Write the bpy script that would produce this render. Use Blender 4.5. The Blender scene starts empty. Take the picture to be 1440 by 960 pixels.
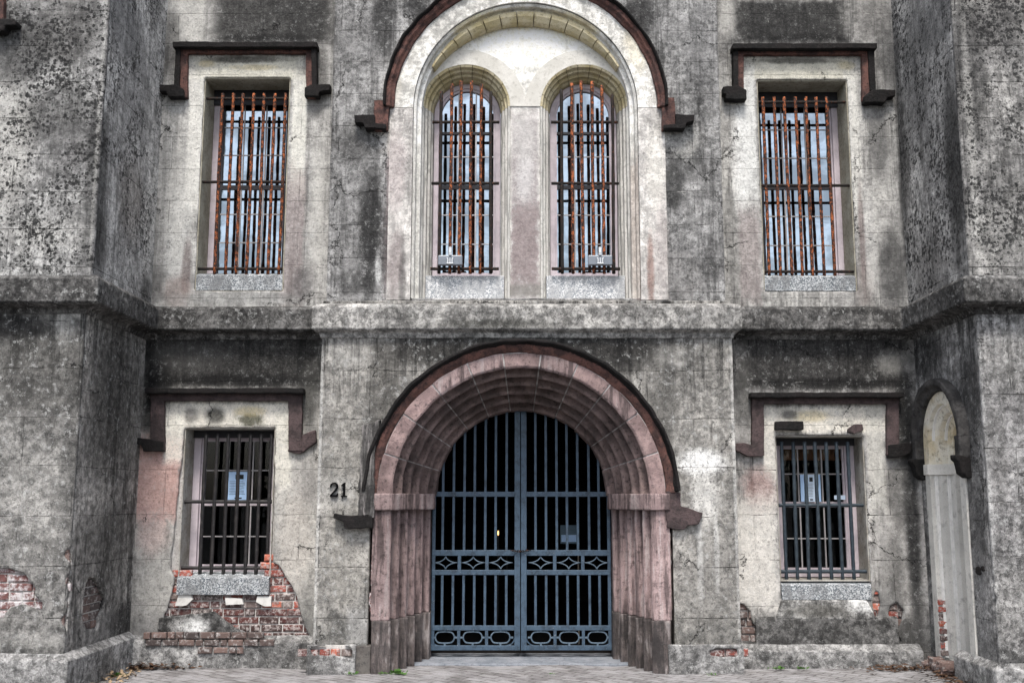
import bpy, bmesh, math, random
from mathutils import Vector, noise
from mathutils.geometry import tessellate_polygon
random.seed(7)
S = bpy.context.scene
COL = S.collection
PI = math.pi

# ------------------------------------------------------------------ camera figures
F, PX, PY, TH, EYE = 1446.0, 735.0, 480.0, math.radians(8.65), 1.65
CT, ST = math.cos(TH), math.sin(TH)
def P(px, py, Y):
    """pixel of the photograph -> (X, Z) on the vertical plane at distance Y"""
    u, v = (px-PX)/F, (PY-py)/F
    t = Y/(CT - v*ST)
    return (u*t, EYE + t*(ST + v*CT))
def Q(px, py, X):
    """pixel -> (Y, Z) on a side wall at X"""
    u, v = (px-PX)/F, (PY-py)/F
    t = X/u
    return (t*(CT - v*ST), EYE + t*(ST + v*CT))
def PP(pts, Y): return [P(x, y, Y) for x, y in pts]

# ------------------------------------------------------------------ planes
YB, YBU, YS, YSU, YW, YWU = 10.20, 10.25, 10.55, 10.58, 9.05, 9.09
YG = 11.05
XL = P(203, 520, YS)[0]; XR = P(1287, 520, YS)[0]
XLU = XL + .02; XRU = XR - .02
ZS = 3.62          # string course
BL, BR = P(446, 690, YB)[0], P(1036, 690, YB)[0]
BLU, BRU = P(465, 200, YBU)[0], P(1014, 200, YBU)[0]

# ------------------------------------------------------------------ objects
def tag(o, label=None, cat=None, group=None, kind=None):
    if label: o['label'] = label
    if cat: o['category'] = cat
    if group: o['group'] = group
    if kind: o['kind'] = kind
    return o
def empty(name, loc, label, cat, group=None):
    o = bpy.data.objects.new(name, None); COL.objects.link(o); o.location = loc
    o.empty_display_size = .1
    return tag(o, label, cat, group)
def link(name, bm, mat, parent=None, label=None, vox=0, disp=0, dsize=.1, bevel=0, smooth=False, sm2=0):
    bmesh.ops.recalc_face_normals(bm, faces=bm.faces)
    me = bpy.data.meshes.new(name)
    bm.to_mesh(me); bm.free()
    o = bpy.data.objects.new(name, me); COL.objects.link(o)
    for m in (mat if isinstance(mat, (list, tuple)) else [mat]): me.materials.append(m)
    if parent is not None:
        o.parent = parent
        w = Vector(parent.location)
        if parent.parent is not None: w = w + parent.parent.location
        if parent.type == 'EMPTY' and parent.location.length > 0:
            o.location = -w
    if label: o['label'] = label
    if bevel:
        b = o.modifiers.new('bevel', 'BEVEL'); b.width = bevel; b.segments = 2; b.limit_method = 'ANGLE'
    if vox:
        r = o.modifiers.new('remesh', 'REMESH'); r.mode = 'VOXEL'; r.voxel_size = vox; r.use_smooth_shade = True
        if disp:
            for k, (sz, st) in enumerate(((dsize, disp), (dsize*.22, disp*.45))):
                t = bpy.data.textures.new('erosion', 'CLOUDS'); t.noise_scale = sz; t.noise_depth = 3
                d = o.modifiers.new('erode', 'DISPLACE'); d.texture = t; d.texture_coords = 'GLOBAL'; d.strength = st; d.mid_level = .5
    elif smooth:
        for p in me.polygons: p.use_smooth = True
    return o

def add_box(bm, x0, x1, y0, y1, z0, z1):
    v = [bm.verts.new((x, y, z)) for x in (x0, x1) for y in (y0, y1) for z in (z0, z1)]
    for f in ((0,1,3,2),(4,6,7,5),(0,4,5,1),(2,3,7,6),(0,2,6,4),(1,5,7,3)):
        bm.faces.new([v[i] for i in f])
def box(*a):
    bm = bmesh.new(); add_box(bm, *a); return bm
def add_plate(bm, outer, holes, plane, a, b):
    """plate with holes between coordinate a (seen face) and b; plane 'y': pts (x,z); 'x': pts (y,z); 'z': pts (x,y)"""
    loops = [outer] + list(holes)
    tris = tessellate_polygon([[Vector((p[0], p[1], 0)) for p in l] for l in loops])
    pts = [p for l in loops for p in l]
    def mk(p, c):
        if plane == 'y': return (p[0], c, p[1])
        if plane == 'x': return (c, p[0], p[1])
        return (p[0], p[1], c)
    va = [bm.verts.new(mk(p, a)) for p in pts]; vb = [bm.verts.new(mk(p, b)) for p in pts]
    for t in tris:
        try:
            bm.faces.new([va[i] for i in t]); bm.faces.new([vb[i] for i in reversed(t)])
        except ValueError: pass
    k = 0
    for l in loops:
        n = len(l)
        for i in range(n):
            j = (i+1) % n
            bm.faces.new((va[k+i], va[k+j], vb[k+j], vb[k+i]))
        k += n
def plate(outer, holes, plane, a, b):
    bm = bmesh.new(); add_plate(bm, outer, holes, plane, a, b); return bm
def rect(x0, x1, z0, z1): return [(x0, z0), (x1, z0), (x1, z1), (x0, z1)]
def arch(cx, zs, r, zb, n=36):
    return [(cx-r, zb)] + [(cx-r*math.cos(PI*i/n), zs+r*math.sin(PI*i/n)) for i in range(n+1)] + [(cx+r, zb)]
def rough(pts, amp=.012, step=.05, seed=0, sc=9.):
    out = []
    n = len(pts)
    for i in range(n):
        a, b = Vector(pts[i]), Vector(pts[(i+1) % n])
        m = max(1, int((b-a).length/step))
        for k in range(m):
            p = a.lerp(b, k/m)
            q = Vector((p.x*sc+seed*7.3, p.y*sc, seed*3.1))
            out.append((p.x+amp*noise.noise(q)*2, p.y+amp*noise.noise(q+Vector((31, 7, 5)))*2))
    return out
def sweep_plan(path, prof):
    """path: (x,y) polyline, wall outside on the camera side; prof: closed list (out, z)"""
    bm = bmesh.new(); rings = []
    n = len(path)
    nrm = []
    for i in range(n-1):
        d = Vector(path[i+1])-Vector(path[i]); d.normalize(); nrm.append(Vector((d.y, -d.x)))
    for i in range(n):
        if i == 0: m = nrm[0]
        elif i == n-1: m = nrm[-1]
        else:
            m = nrm[i-1]+nrm[i]; m = m/(m.dot(nrm[i]))
        rings.append([bm.verts.new((path[i][0]+m.x*o, path[i][1]+m.y*o, z)) for o, z in prof])
    k = len(prof)
    for r0, r1 in zip(rings, rings[1:]):
        for i in range(k):
            bm.faces.new((r0[i], r0[(i+1) % k], r1[(i+1) % k], r1[i]))
    bm.faces.new(rings[0]); bm.faces.new(list(reversed(rings[-1])))
    return bm
def add_ring(bm, prof, cx, cz, a0, a1, n, plane='y', closed=True, jit=0, seed=0, jamb=0, mat2_from=0):
    """revolve profile (r, depth) about an arch centre; jamb: extends straight down both ends by that much"""
    rings = []
    def mk(h, d, z): return (h, d, z) if plane == 'y' else (d, h, z)
    if jamb: rings.append([bm.verts.new(mk(cx-r, d, cz-jamb)) for r, d in prof])
    for i in range(n+1):
        a = a0+(a1-a0)*i/n
        row = []
        for j, (r, d) in enumerate(prof):
            p = Vector((cx-r*math.cos(a), d, cz+r*math.sin(a)))
            if jit:
                q = p*6+Vector((seed*5.1, seed*2.3, 0))
                rr = r+jit*noise.noise(q)*1.5; dd = d+jit*noise.noise(q+Vector((9, 9, 9)))*1.5
                p = Vector((cx-rr*math.cos(a), dd, cz+rr*math.sin(a)))
            row.append(bm.verts.new(mk(p.x, p.y, p.z)))
        rings.append(row)
    if jamb: rings.append([bm.verts.new(mk(cx+r, d, cz-jamb)) for r, d in prof])
    k = len(prof)
    for r0, r1 in zip(rings, rings[1:]):
        for i in range(k if closed else k-1):
            fc = bm.faces.new((r0[i], r0[(i+1) % k], r1[(i+1) % k], r1[i]))
            if mat2_from and i >= mat2_from: fc.material_index = 1
    if closed:
        bm.faces.new(rings[0]); bm.faces.new(list(reversed(rings[-1])))
def add_tube(bm, pts, r, n=8, wob=0):
    rings = []
    P3 = [Vector(p) for p in pts]
    for i, p in enumerate(P3):
        d = (P3[min(i+1, len(P3)-1)]-P3[max(i-1, 0)]).normalized()
        a = d.cross(Vector((0, 1, 0)) if abs(d.y) < .9 else Vector((1, 0, 0))).normalized(); b = d.cross(a)
        rr = r*(1+wob*noise.noise(p*25))
        rings.append([bm.verts.new(p+(a*math.cos(2*PI*k/n)+b*math.sin(2*PI*k/n))*rr) for k in range(n)])
    for r0, r1 in zip(rings, rings[1:]):
        for i in range(n): bm.faces.new((r0[i], r0[(i+1) % n], r1[(i+1) % n], r1[i]))
    bm.faces.new(rings[0]); bm.faces.new(list(reversed(rings[-1])))
def lerp_pts(a, b, n): return [Vector(a).lerp(Vector(b), i/n) for i in range(n+1)]

# ------------------------------------------------------------------ materials
class M:
    def __init__(s, name):
        s.m = bpy.data.materials.new(name); s.m.use_nodes = True
        s.t = s.m.node_tree; s.t.nodes.clear()
        s.out = s.t.nodes.new('ShaderNodeOutputMaterial')
        s.b = s.t.nodes.new('ShaderNodeBsdfPrincipled'); s.t.links.new(s.b.outputs[0], s.out.inputs[0])
        s.b.inputs['Roughness'].default_value = .9
        s.b.inputs['Specular IOR Level'].default_value = .25
        s.pos = s.t.nodes.new('ShaderNodeNewGeometry').outputs['Position']
    def set(s, sock, v):
        if v is None: return
        if hasattr(v, 'is_output'): s.t.links.new(v, sock)
        else: sock.default_value = v
    def math(s, op, a, b=None, c=None, clamp=False):
        n = s.t.nodes.new('ShaderNodeMath'); n.operation = op; n.use_clamp = clamp
        for i, v in enumerate((a, b, c)): s.set(n.inputs[i], v)
        return n.outputs[0]
    def vm(s, op, a, b=None):
        n = s.t.nodes.new('ShaderNodeVectorMath'); n.operation = op
        s.set(n.inputs[0], a)
        if b is not None: s.set(n.inputs[1], b)
        return n.outputs['Value' if op in ('LENGTH', 'DOT_PRODUCT') else 'Vector']
    def noise(s, scale, vec=None, detail=4, rough=.6, dist=0, color=False):
        n = s.t.nodes.new('ShaderNodeTexNoise'); s.set(n.inputs['Vector'], vec if vec is not None else s.pos)
        n.inputs['Scale'].default_value = scale; n.inputs['Detail'].default_value = detail
        n.inputs['Roughness'].default_value = rough; n.inputs['Distortion'].default_value = dist
        return n.outputs['Color' if color else 'Fac']
    def voro(s, scale, vec=None, feature='F1', rnd=1):
        n = s.t.nodes.new('ShaderNodeTexVoronoi'); n.feature = feature
        s.set(n.inputs['Vector'], vec if vec is not None else s.pos); n.inputs['Scale'].default_value = scale
        n.inputs['Randomness'].default_value = rnd
        return n
    def ramp(s, v, a, b, lo=0., hi=1.):
        n = s.t.nodes.new('ShaderNodeMapRange'); n.interpolation_type = 'SMOOTHSTEP'
        s.set(n.inputs[0], v); n.inputs[1].default_value = a; n.inputs[2].default_value = b
        n.inputs[3].default_value = lo; n.inputs[4].default_value = hi
        return n.outputs[0]
    def mix(s, f, a, b, mode='MIX'):
        n = s.t.nodes.new('ShaderNodeMix'); n.data_type = 'RGBA'; n.blend_type = mode
        s.set(n.inputs[0], f)
        for k, v in ((6, a), (7, b)):
            if isinstance(v, (tuple, list)): v = tuple(v)+(1,) if len(v) == 3 else tuple(v)
            s.set(n.inputs[k], v)
        return n.outputs[2]
    def bump(s, h, strength=.5, dist=.01):
        n = s.t.nodes.new('ShaderNodeBump'); n.inputs['Strength'].default_value = strength
        n.inputs['Distance'].default_value = dist; s.set(n.inputs['Height'], h)
        s.t.links.new(n.outputs[0], s.b.inputs['Normal'])
    def color(s, c):
        if isinstance(c, (tuple, list)) and len(c) == 3: c = tuple(c)+(1,)
        s.set(s.b.inputs['Base Color'], c)
    def scaled(s, v): return s.vm('MULTIPLY', s.pos, v)

DARK, BLACK, GREY, LIGHT, WHITE = (.030,.029,.029), (.012,.012,.013), (.13,.125,.12), (.50,.49,.46), (.74,.74,.72)
CREAM, PINK, YEL, RUST, MIDL = (.64,.61,.54), (.30,.245,.24), (.52,.43,.21), (.19,.075,.045), (.36,.35,.33)

def stucco(name, base=MIDL, base2=GREY, var=.5, mott=.5, lich=0., lichscale=26, fleck=.3, streak=.3, joints=True,
           jw=.92, jh=.352, joff=.0, stains=(), Y=YB, plane='y', X=0, seed=0, jdark=.75, grain=1., contrast=.5, gam=1.55):
    m = M(name)
    sh = m.vm('ADD', m.pos, (seed*3.7, seed*1.9, seed*5.3))
    sep = m.t.nodes.new('ShaderNodeSeparateXYZ'); m.t.links.new(m.pos, sep.inputs[0])
    n1 = m.noise(1.3, sh, 6, .62)
    n2 = m.noise(7., sh, 8, .72, .4)
    n3 = m.noise(38., sh, 5, .75)
    n4 = m.noise(170., sh, 3, .8)
    col = m.mix(m.ramp(n1, .5-.14-.2*(1-var), .5+.16), base2, base)
    col = m.mix(m.math('MULTIPLY', m.ramp(n2, .5, .62), mott), col, DARK)
    col = m.mix(m.math('MULTIPLY', m.ramp(n2, .46, .34), mott*.55), col, LIGHT)
    if streak:
        st = m.math('ADD', m.noise(3.2, m.vm('MULTIPLY', sh, (1.9, 1.9, .20)), 7, .72), m.math('MULTIPLY', m.math('SUBTRACT', m.noise(1.1, sh, 3), .5), .35))
        col = m.mix(m.math('MULTIPLY', m.ramp(st, .51, .63), min(.85, streak*1.8)), col, DARK)
    # weathering at the scale of a hand: cauliflower patches, darker pits and pale crusts
    n5 = m.noise(11., sh, 9, .80, .12); n6 = m.noise(3.4, sh, 7, .7, .1)
    g5 = m.ramp(n5, .41, .585, 1-.66*contrast, 1+.34*contrast); g6 = m.ramp(n6, .38, .62, 1-.32*contrast, 1+.20*contrast)
    gg = m.math('MULTIPLY', g5, g6)
    gv = m.t.nodes.new('ShaderNodeCombineXYZ')
    for i in range(3): m.t.links.new(gg, gv.inputs[i])
    col = m.mix(1., col, gv.outputs[0], 'MULTIPLY')
    # drips below the string course and rising damp at the foot
    dn = m.noise(5.5, m.vm('MULTIPLY', sh, (2.4, 2.4, .09)), 5, .75)
    if joints:
        col = m.mix(m.math('MULTIPLY', m.math('MULTIPLY', m.ramp(dn, .50, .60), m.ramp(sep.outputs[2], ZS-1.5, ZS-.05)), m.math('MULTIPLY', m.math('LESS_THAN', sep.outputs[2], ZS), .75)), col, DARK)
        col = m.mix(m.math('MULTIPLY', m.math('MULTIPLY', m.ramp(dn, .52, .60), m.math('GREATER_THAN', sep.outputs[2], ZS)), .28), col, DARK)
        col = m.mix(m.math('MULTIPLY', m.ramp(m.math('ADD', sep.outputs[2], m.math('MULTIPLY', n2, -1.1)), .15, -.35), .6), col, (.10, .10, .095))
    # the stains that sit where the photograph shows them: soft shapes with ragged edges
    hx = sep.outputs[0] if plane == 'y' else sep.outputs[1]
    hz = sep.outputs[2]
    wob = m.math('SUBTRACT', m.math('MULTIPLY', m.math('ADD', n2, n3), .5), .5)
    for stn in stains:
        px, py, rx, ry, c, strength = stn[:6]
        kind = stn[6] if len(stn) > 6 else 'e'; ragg = stn[7] if len(stn) > 7 else 1.6
        if plane == 'y': cx, cz = P(px, py, Y); k = Y/F; 
        else:
            cx, cz = Q(px, py, X); k = cx/F
        rx_m = rx*k if plane == 'y' else abs(Q(px+rx, py, X)[0]-Q(px-rx, py, X)[0])/2
        rz_m = ry*k
        dx = m.math('MULTIPLY', m.math('SUBTRACT', hx, cx), 1/max(rx_m, .01))
        dz = m.math('MULTIPLY', m.math('SUBTRACT', hz, cz), 1/max(rz_m, .01))
        if kind == 'e':
            d = m.math('SQRT', m.math('ADD', m.math('MULTIPLY', dx, dx), m.math('MULTIPLY', dz, dz)))
            soft = (1.25, .45)
        else:
            d = m.math('MAXIMUM', m.math('ABSOLUTE', dx), m.math('ABSOLUTE', dz))
            soft = (1.03, .93) if kind == 'b' else (1.2, .75)
        d = m.math('ADD', d, m.math('MULTIPLY', wob, ragg if kind != 'b' else ragg*.2))
        f = m.math('MULTIPLY', m.ramp(d, soft[0], soft[1]), m.math('MULTIPLY', m.ramp(n3, .25, .62, .75, 1.), strength))
        col = m.mix(f, col, c)
    half = m.math('ADD', m.math('MULTIPLY', m.math('SUBTRACT', g5, 1.), .55), 1.)
    gv2 = m.t.nodes.new('ShaderNodeCombineXYZ')
    for i in range(3): m.t.links.new(half, gv2.inputs[i])
    col = m.mix(1., col, gv2.outputs[0], 'MULTIPLY')
    if lich:
        v = m.voro(lichscale, m.vm('ADD', sh, m.vm('MULTIPLY', m.noise(60., sh, 2, color=True), (.03, .03, .03))))
        size = m.ramp(m.noise(2.0, sh, 5, .65), .36, .60, .03, .64)
        rndm = m.t.nodes.new('ShaderNodeSeparateColor'); m.t.links.new(v.outputs['Color'], rndm.inputs[0])
        size = m.math('MULTIPLY', size, m.math('ADD', m.math('MULTIPLY', rndm.outputs[0], 1.1), .25))
        f = m.math('MULTIPLY', m.ramp(m.math('SUBTRACT', size, v.outputs['Distance']), -.05, .13), m.ramp(n3, .36, .56, .45, 1.))
        col = m.mix(m.math('MULTIPLY', f, lich), col, (.035, .035, .035))
        nl = m.noise(lichscale*1.15, sh, 4, .75)
        f = m.ramp(m.math('ADD', nl, m.math('MULTIPLY', size, .10)), .66, .70)
        col = m.mix(m.math('MULTIPLY', f, lich), col, (.04, .04, .04))
        v2 = m.voro(lichscale*2.6, sh)
        f = m.ramp(m.math('SUBTRACT', m.math('MULTIPLY', size, .8), v2.outputs['Distance']), -.03, .06)
        col = m.mix(m.math('MULTIPLY', f, lich*.7), col, (.05, .05, .05))
    # fine grit, pale flecks
    col = m.mix(m.math('MULTIPLY', m.ramp(n3, .49, .66), .62*grain), col, (.03, .03, .03))
    col = m.mix(m.math('MULTIPLY', m.ramp(n4, .52, .68), .55*grain), col, (.02, .02, .02))
    fl = m.ramp(m.math('MULTIPLY', m.noise(19., sh, 9, .86), m.ramp(n2, .3, .6, .86, 1.08)), .555, .63)
    col = m.mix(m.math('MULTIPLY', fl, fleck), col, (.62, .62, .60))
    # hairline cracks wandering through the render
    cv = m.vm('ADD', sh, m.vm('MULTIPLY', m.noise(3., sh, 6, .7, color=True), (.5, .5, .5)))
    ce = m.voro(.85, cv, 'DISTANCE_TO_EDGE')
    ck = m.math('MULTIPLY', m.ramp(ce.outputs['Distance'], .007, .0015), m.ramp(m.noise(1.3, sh, 3), .50, .56))
    col = m.mix(m.math('MULTIPLY', ck, .85 if joints else 0.), col, (.02, .02, .02))
    hj = None
    if joints:
        cmb = m.t.nodes.new('ShaderNodeCombineXYZ')
        wv = m.math('MULTIPLY', m.noise(2.5, sh, 2), .03)
        m.t.links.new(m.math('ADD', m.math('ADD', hx, wv), 20.3+joff*1.7), cmb.inputs[0])
        m.t.links.new(m.math('ADD', m.math('ADD', hz, wv), 10+joff), cmb.inputs[1])
        br = m.t.nodes.new('ShaderNodeTexBrick'); m.t.links.new(cmb.outputs[0], br.inputs['Vector'])
        br.inputs['Scale'].default_value = 1; br.inputs['Brick Width'].default_value = jw; br.inputs['Row Height'].default_value = jh
        br.inputs['Mortar Size'].default_value = .0050; br.inputs['Mortar Smooth'].default_value = .35
        br.offset = .5
        hj = br.outputs['Fac']
        f = m.math('MULTIPLY', hj, m.math('MULTIPLY', m.ramp(n2, .36, .6, jdark, jdark*.15), m.ramp(m.noise(1.9, sh, 5, .7), .43, .56, .1, 1.15)))
        col = m.mix(f, col, (.02, .02, .02))
        f = m.math('MULTIPLY', hj, m.ramp(n2, .56, .66, 0, .45))
        col = m.mix(f, col, LIGHT)
    hsv = m.t.nodes.new('ShaderNodeHueSaturation'); hsv.inputs['Saturation'].default_value = .78; m.set(hsv.inputs['Color'], col)
    gm = m.t.nodes.new('ShaderNodeGamma'); gm.inputs['Gamma'].default_value = gam; m.t.links.new(hsv.outputs[0], gm.inputs['Color'])
    col = m.mix(1., gm.outputs[0], (1.72, 1.73, 1.75), 'MULTIPLY')
    col = m.mix(1., col, (.80, .80, .79), 'DARKEN')
    m.color(col)
    h = m.math('ADD', m.math('MULTIPLY', n3, .9), m.math('MULTIPLY', n4, .5))
    h = m.math('ADD', h, m.math('MULTIPLY', n2, 1.6))
    if hj is not None: h = m.math('SUBTRACT', h, m.math('ADD', m.math('MULTIPLY', hj, 1.3), m.math('MULTIPLY', ck, 1.2)))
    m.bump(h, .75, .011)
    m.b.inputs['Roughness'].default_value = .93
    return m.m

def stone(name, c1, c2, c3, scale=4., grit=.5, streak=None, rough_=.9, bumpd=.008, topdark=0, isl=0):
    m = M(name)
    n1 = m.noise(scale, None, 6, .65); n2 = m.noise(scale*6, None, 5, .7); n3 = m.noise(150., None, 3, .7)
    col = m.mix(m.ramp(n1, .38, .62), c1, c2)
    col = m.mix(m.math('MULTIPLY', m.ramp(n2, .5, .7), .8), col, c3)
    if streak:
        sx = m.noise(6., m.vm('MULTIPLY', m.pos, streak), 4, .7)
        col = m.mix(m.math('MULTIPLY', m.ramp(sx, .48, .60), .75), col, c3)
        col = m.mix(m.math('MULTIPLY', m.ramp(sx, .46, .38), .35), col, (.48, .44, .43))
    col = m.mix(m.math('MULTIPLY', m.ramp(n3, .5, .7), grit), col, (.03, .028, .028))
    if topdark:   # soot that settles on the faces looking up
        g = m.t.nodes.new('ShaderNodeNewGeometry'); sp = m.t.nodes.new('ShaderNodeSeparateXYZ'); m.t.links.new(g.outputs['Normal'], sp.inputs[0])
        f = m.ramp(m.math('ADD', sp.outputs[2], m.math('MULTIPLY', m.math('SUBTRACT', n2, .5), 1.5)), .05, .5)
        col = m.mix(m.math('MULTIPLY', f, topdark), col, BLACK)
    if isl:
        g = m.t.nodes.new('ShaderNodeNewGeometry')
        n0 = m.noise(1.7, None, 3, .6)
        tone = m.math('ADD', m.math('MULTIPLY', m.math('SUBTRACT', g.outputs['Random Per Island'], .5), isl), m.ramp(n0, .38, .62, .72, 1.22))
        tv = m.t.nodes.new('ShaderNodeCombineXYZ')
        for i in range(3): m.t.links.new(tone, tv.inputs[i])
        col = m.mix(1., col, tv.outputs[0], 'MULTIPLY')
    m.color(col)
    m.bump(m.math('ADD', m.math('MULTIPLY', n2, 1.2), m.math('MULTIPLY', n3, .6)), .7, bumpd)
    m.b.inputs['Roughness'].default_value = rough_
    return m.m

def metal(name, c1, c2, scale=30, rough_=.6, lo=.48, hi=.6, spec=.3, speck=0):
    m = M(name)
    n = m.noise(scale, m.vm('MULTIPLY', m.pos, (1, 1, .8)), 6, .8)
    col = m.mix(m.ramp(n, lo, hi), c1, c2)
    if speck: col = m.mix(m.math('MULTIPLY', m.ramp(m.noise(90., None, 3, .7), .66, .72), speck), col, (.6, .6, .6))
    m.color(col); m.b.inputs['Roughness'].default_value = rough_; m.b.inputs['Specular IOR Level'].default_value = spec
    m.bump(m.noise(scale*4, None, 3, .7), .5, .004)
    return m.m
def plain(name, c, rough_=.8, spec=.25, emit=0, ns=18, amt=.35):
    m = M(name)
    n = m.noise(ns, None, 5, .7)
    col = m.mix(m.math('MULTIPLY', m.ramp(n, .42, .68), amt), c, tuple(v*.45 for v in c))
    m.color(col); m.b.inputs['Roughness'].default_value = rough_; m.b.inputs['Specular IOR Level'].default_value = spec
    if emit:
        m.b.inputs['Emission Color'].default_value = tuple(c)+(1,); m.b.inputs['Emission Strength'].default_value = emit
    return m.m

# wall materials, stains in picture coordinates at the wall's own distance
E = 'e'; R_ = 'r'; B_ = 'b'
m_wl_up = stucco('stucco_wing_upper_a', (.44,.435,.42), (.27,.265,.26), contrast=.35, lich=.9, lichscale=33, mott=.25, streak=.1, Y=YWU, seed=1, fleck=.15, stains=[
    (8, 200, 45, 130, LIGHT, .75, E, 1.2), (30, 70, 50, 60, (.08,.08,.08), .7), (95, 45, 60, 60, GREY, .6), (80, 160, 50, 50, DARK, .45),
    (128, 250, 10, 160, DARK, .5, E, 2.), (137, 190, 3, 230, LIGHT, .4, E, 2.), (60, 330, 80, 30, LIGHT, .35)])
m_wr_up = stucco('stucco_wing_upper_b', (.40,.39,.37), (.24,.235,.23), contrast=.35, lich=.85, lichscale=32, mott=.2, streak=.1, Y=YWU, seed=2, fleck=.15, stains=[
    (1365, 90, 25, 120, DARK, .5, E, 2.), (1400, 330, 50, 60, LIGHT, .35), (1405, 30, 60, 50, GREY, .5), (1366, 200, 7, 220, LIGHT, .5, E, 2.)])
m_wl_lo = stucco('stucco_wing_lower_a', (.36,.35,.33), (.21,.205,.195), mott=.4, streak=.15, Y=YW, contrast=.36, seed=3, fleck=.5, jh=.43, joff=.1, stains=[
    (60, 520, 110, 75, (.10,.097,.09), .6), (50, 680, 60, 60, LIGHT, .22), (60, 760, 60, 50, LIGHT, .18), (15, 460, 60, 22, DARK, .7), (100, 640, 16, 150, DARK, .4, E, 2.),
    (90, 450, 16, 40, LIGHT, .5, E, 2.), (70, 900, 80, 12, LIGHT, .4)])
m_wr_lo = stucco('stucco_wing_lower_b', (.42,.41,.40), (.24,.235,.23), mott=.4, streak=.1, Y=YW, contrast=.34, seed=4, fleck=.5, jh=.47, joff=.12, lich=.3, lichscale=30, stains=[
    (1420, 500, 50, 50, LIGHT, .3), (1388, 700, 8, 260, WHITE, .35, E, 1.6), (1420, 850, 40, 60, LIGHT, .3), (1400, 640, 20, 80, GREY, .4)])
m_rl_up = stucco('stucco_return_upper_a', (.60,.59,.57), (.38,.375,.365), lich=.75, lichscale=26, mott=.3, streak=.12, plane='x', X=XLU, contrast=.3, seed=5, fleck=.15, stains=[
    (142, 260, 9, 120, (.06,.06,.06), .7, E, 2.), (190, 120, 22, 110, (.30,.295,.29), .6), (215, 330, 12, 150, LIGHT, .35, E, 1.2), (140, 340, 12, 50, DARK, .6), (205, 410, 10, 30, DARK, .6),
    (175, 30, 30, 60, (.16,.16,.16), .6), (185, 280, 20, 70, (.22,.20,.18), .6)])
m_rr_up = stucco('stucco_return_upper_b', (.54,.53,.51), (.34,.335,.325), lich=.8, lichscale=28, mott=.35, streak=.12, plane='x', X=XRU, contrast=.3, seed=6, fleck=.15, stains=[
    (1342, 230, 16, 160, (.045,.045,.045), .85, E, 2.), (1290, 100, 25, 130, (.20,.198,.195), .6), (1268, 200, 6, 200, DARK, .6, E, 1.4), (1310, 380, 30, 60, (.24,.23,.22), .6),
    (1320, 20, 40, 50, (.14,.14,.14), .6)])
m_rl_lo = stucco('stucco_return_lower_a', (.48,.46,.43), (.29,.28,.265), mott=.35, streak=.35, plane='x', X=XL, contrast=.4, seed=7, fleck=.4, jh=.43, joff=.1, stains=[
    (160, 560, 40, 140, (.07,.067,.062), .75, E, 2.), (195, 600, 12, 160, (.20,.19,.17), .4, E, 1.2), (150, 760, 50, 60, (.10,.097,.09), .6), (140, 880, 40, 25, (.26,.255,.25), .5), (175, 870, 22, 26, DARK, .7)])
m_rr_lo = stucco('stucco_return_lower_b', (.46,.45,.435), (.26,.255,.245), mott=.4, streak=.25, plane='x', X=XR, contrast=.4, seed=8, fleck=.4, jh=.43, joff=.14, stains=[
    (1300, 500, 30, 40, DARK, .75), (1365, 560, 20, 80, (.07,.07,.07), .7, E, 1.8), (1372, 700, 14, 110, (.09,.09,.09), .7, E, 2.), (1375, 850, 15, 90, (.32,.32,.315), .5, E, 1.6), (1293, 760, 8, 160, (.06,.06,.06), .6, E, 1.6)])
m_sl_up = stucco('stucco_side_upper_a', (.50,.49,.465), (.36,.353,.34), mott=.1, streak=.15, grain=.6, Y=YSU, contrast=.2, seed=9, fleck=.3, jdark=.35, stains=[
    (262, 30, 30, 40, LIGHT, .6, 'r', 1.), (385, 28, 92, 38, (.055,.054,.053), .93, 'r', .7), (370, 56, 80, 10, BLACK, .5), (240, 180, 12, 100, (.3,.3,.29), .5, E, 1.4), (240, 62, 14, 60, DARK, .5),
    (347, 96, 82, 18, (.60,.58,.50), .9, 'r', .8), (276, 200, 14, 110, (.62,.61,.57), .85, 'r', .8), (420, 190, 11, 90, (.60,.59,.54), .85, 'r', .8), (250, 330, 22, 90, (.55,.55,.53), .6), (262, 380, 8, 50, (.20,.16,.155), .7, E, 1.5), (345, 84, 70, 6, DARK, .7, E, 3.), (290, 90, 14, 6, YEL, .5), (360, 95, 40, 5, YEL, .4, E, 2.),
    (222, 300, 16, 120, (.33,.325,.31), .5), (250, 270, 18, 100, LIGHT, .5), (248, 410, 22, 26, (.28,.22,.2), .6), (447, 300, 14, 120, LIGHT, .55, E, 1.4), (450, 110, 15, 60, GREY, .7), (412, 330, 16, 100, PINK, .55, 'r', 1.5),
    (425, 400, 18, 30, (.16,.15,.15), .7), (330, 420, 110, 12, (.3,.3,.29), .6), (218, 400, 14, 30, GREY, .6)])
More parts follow.
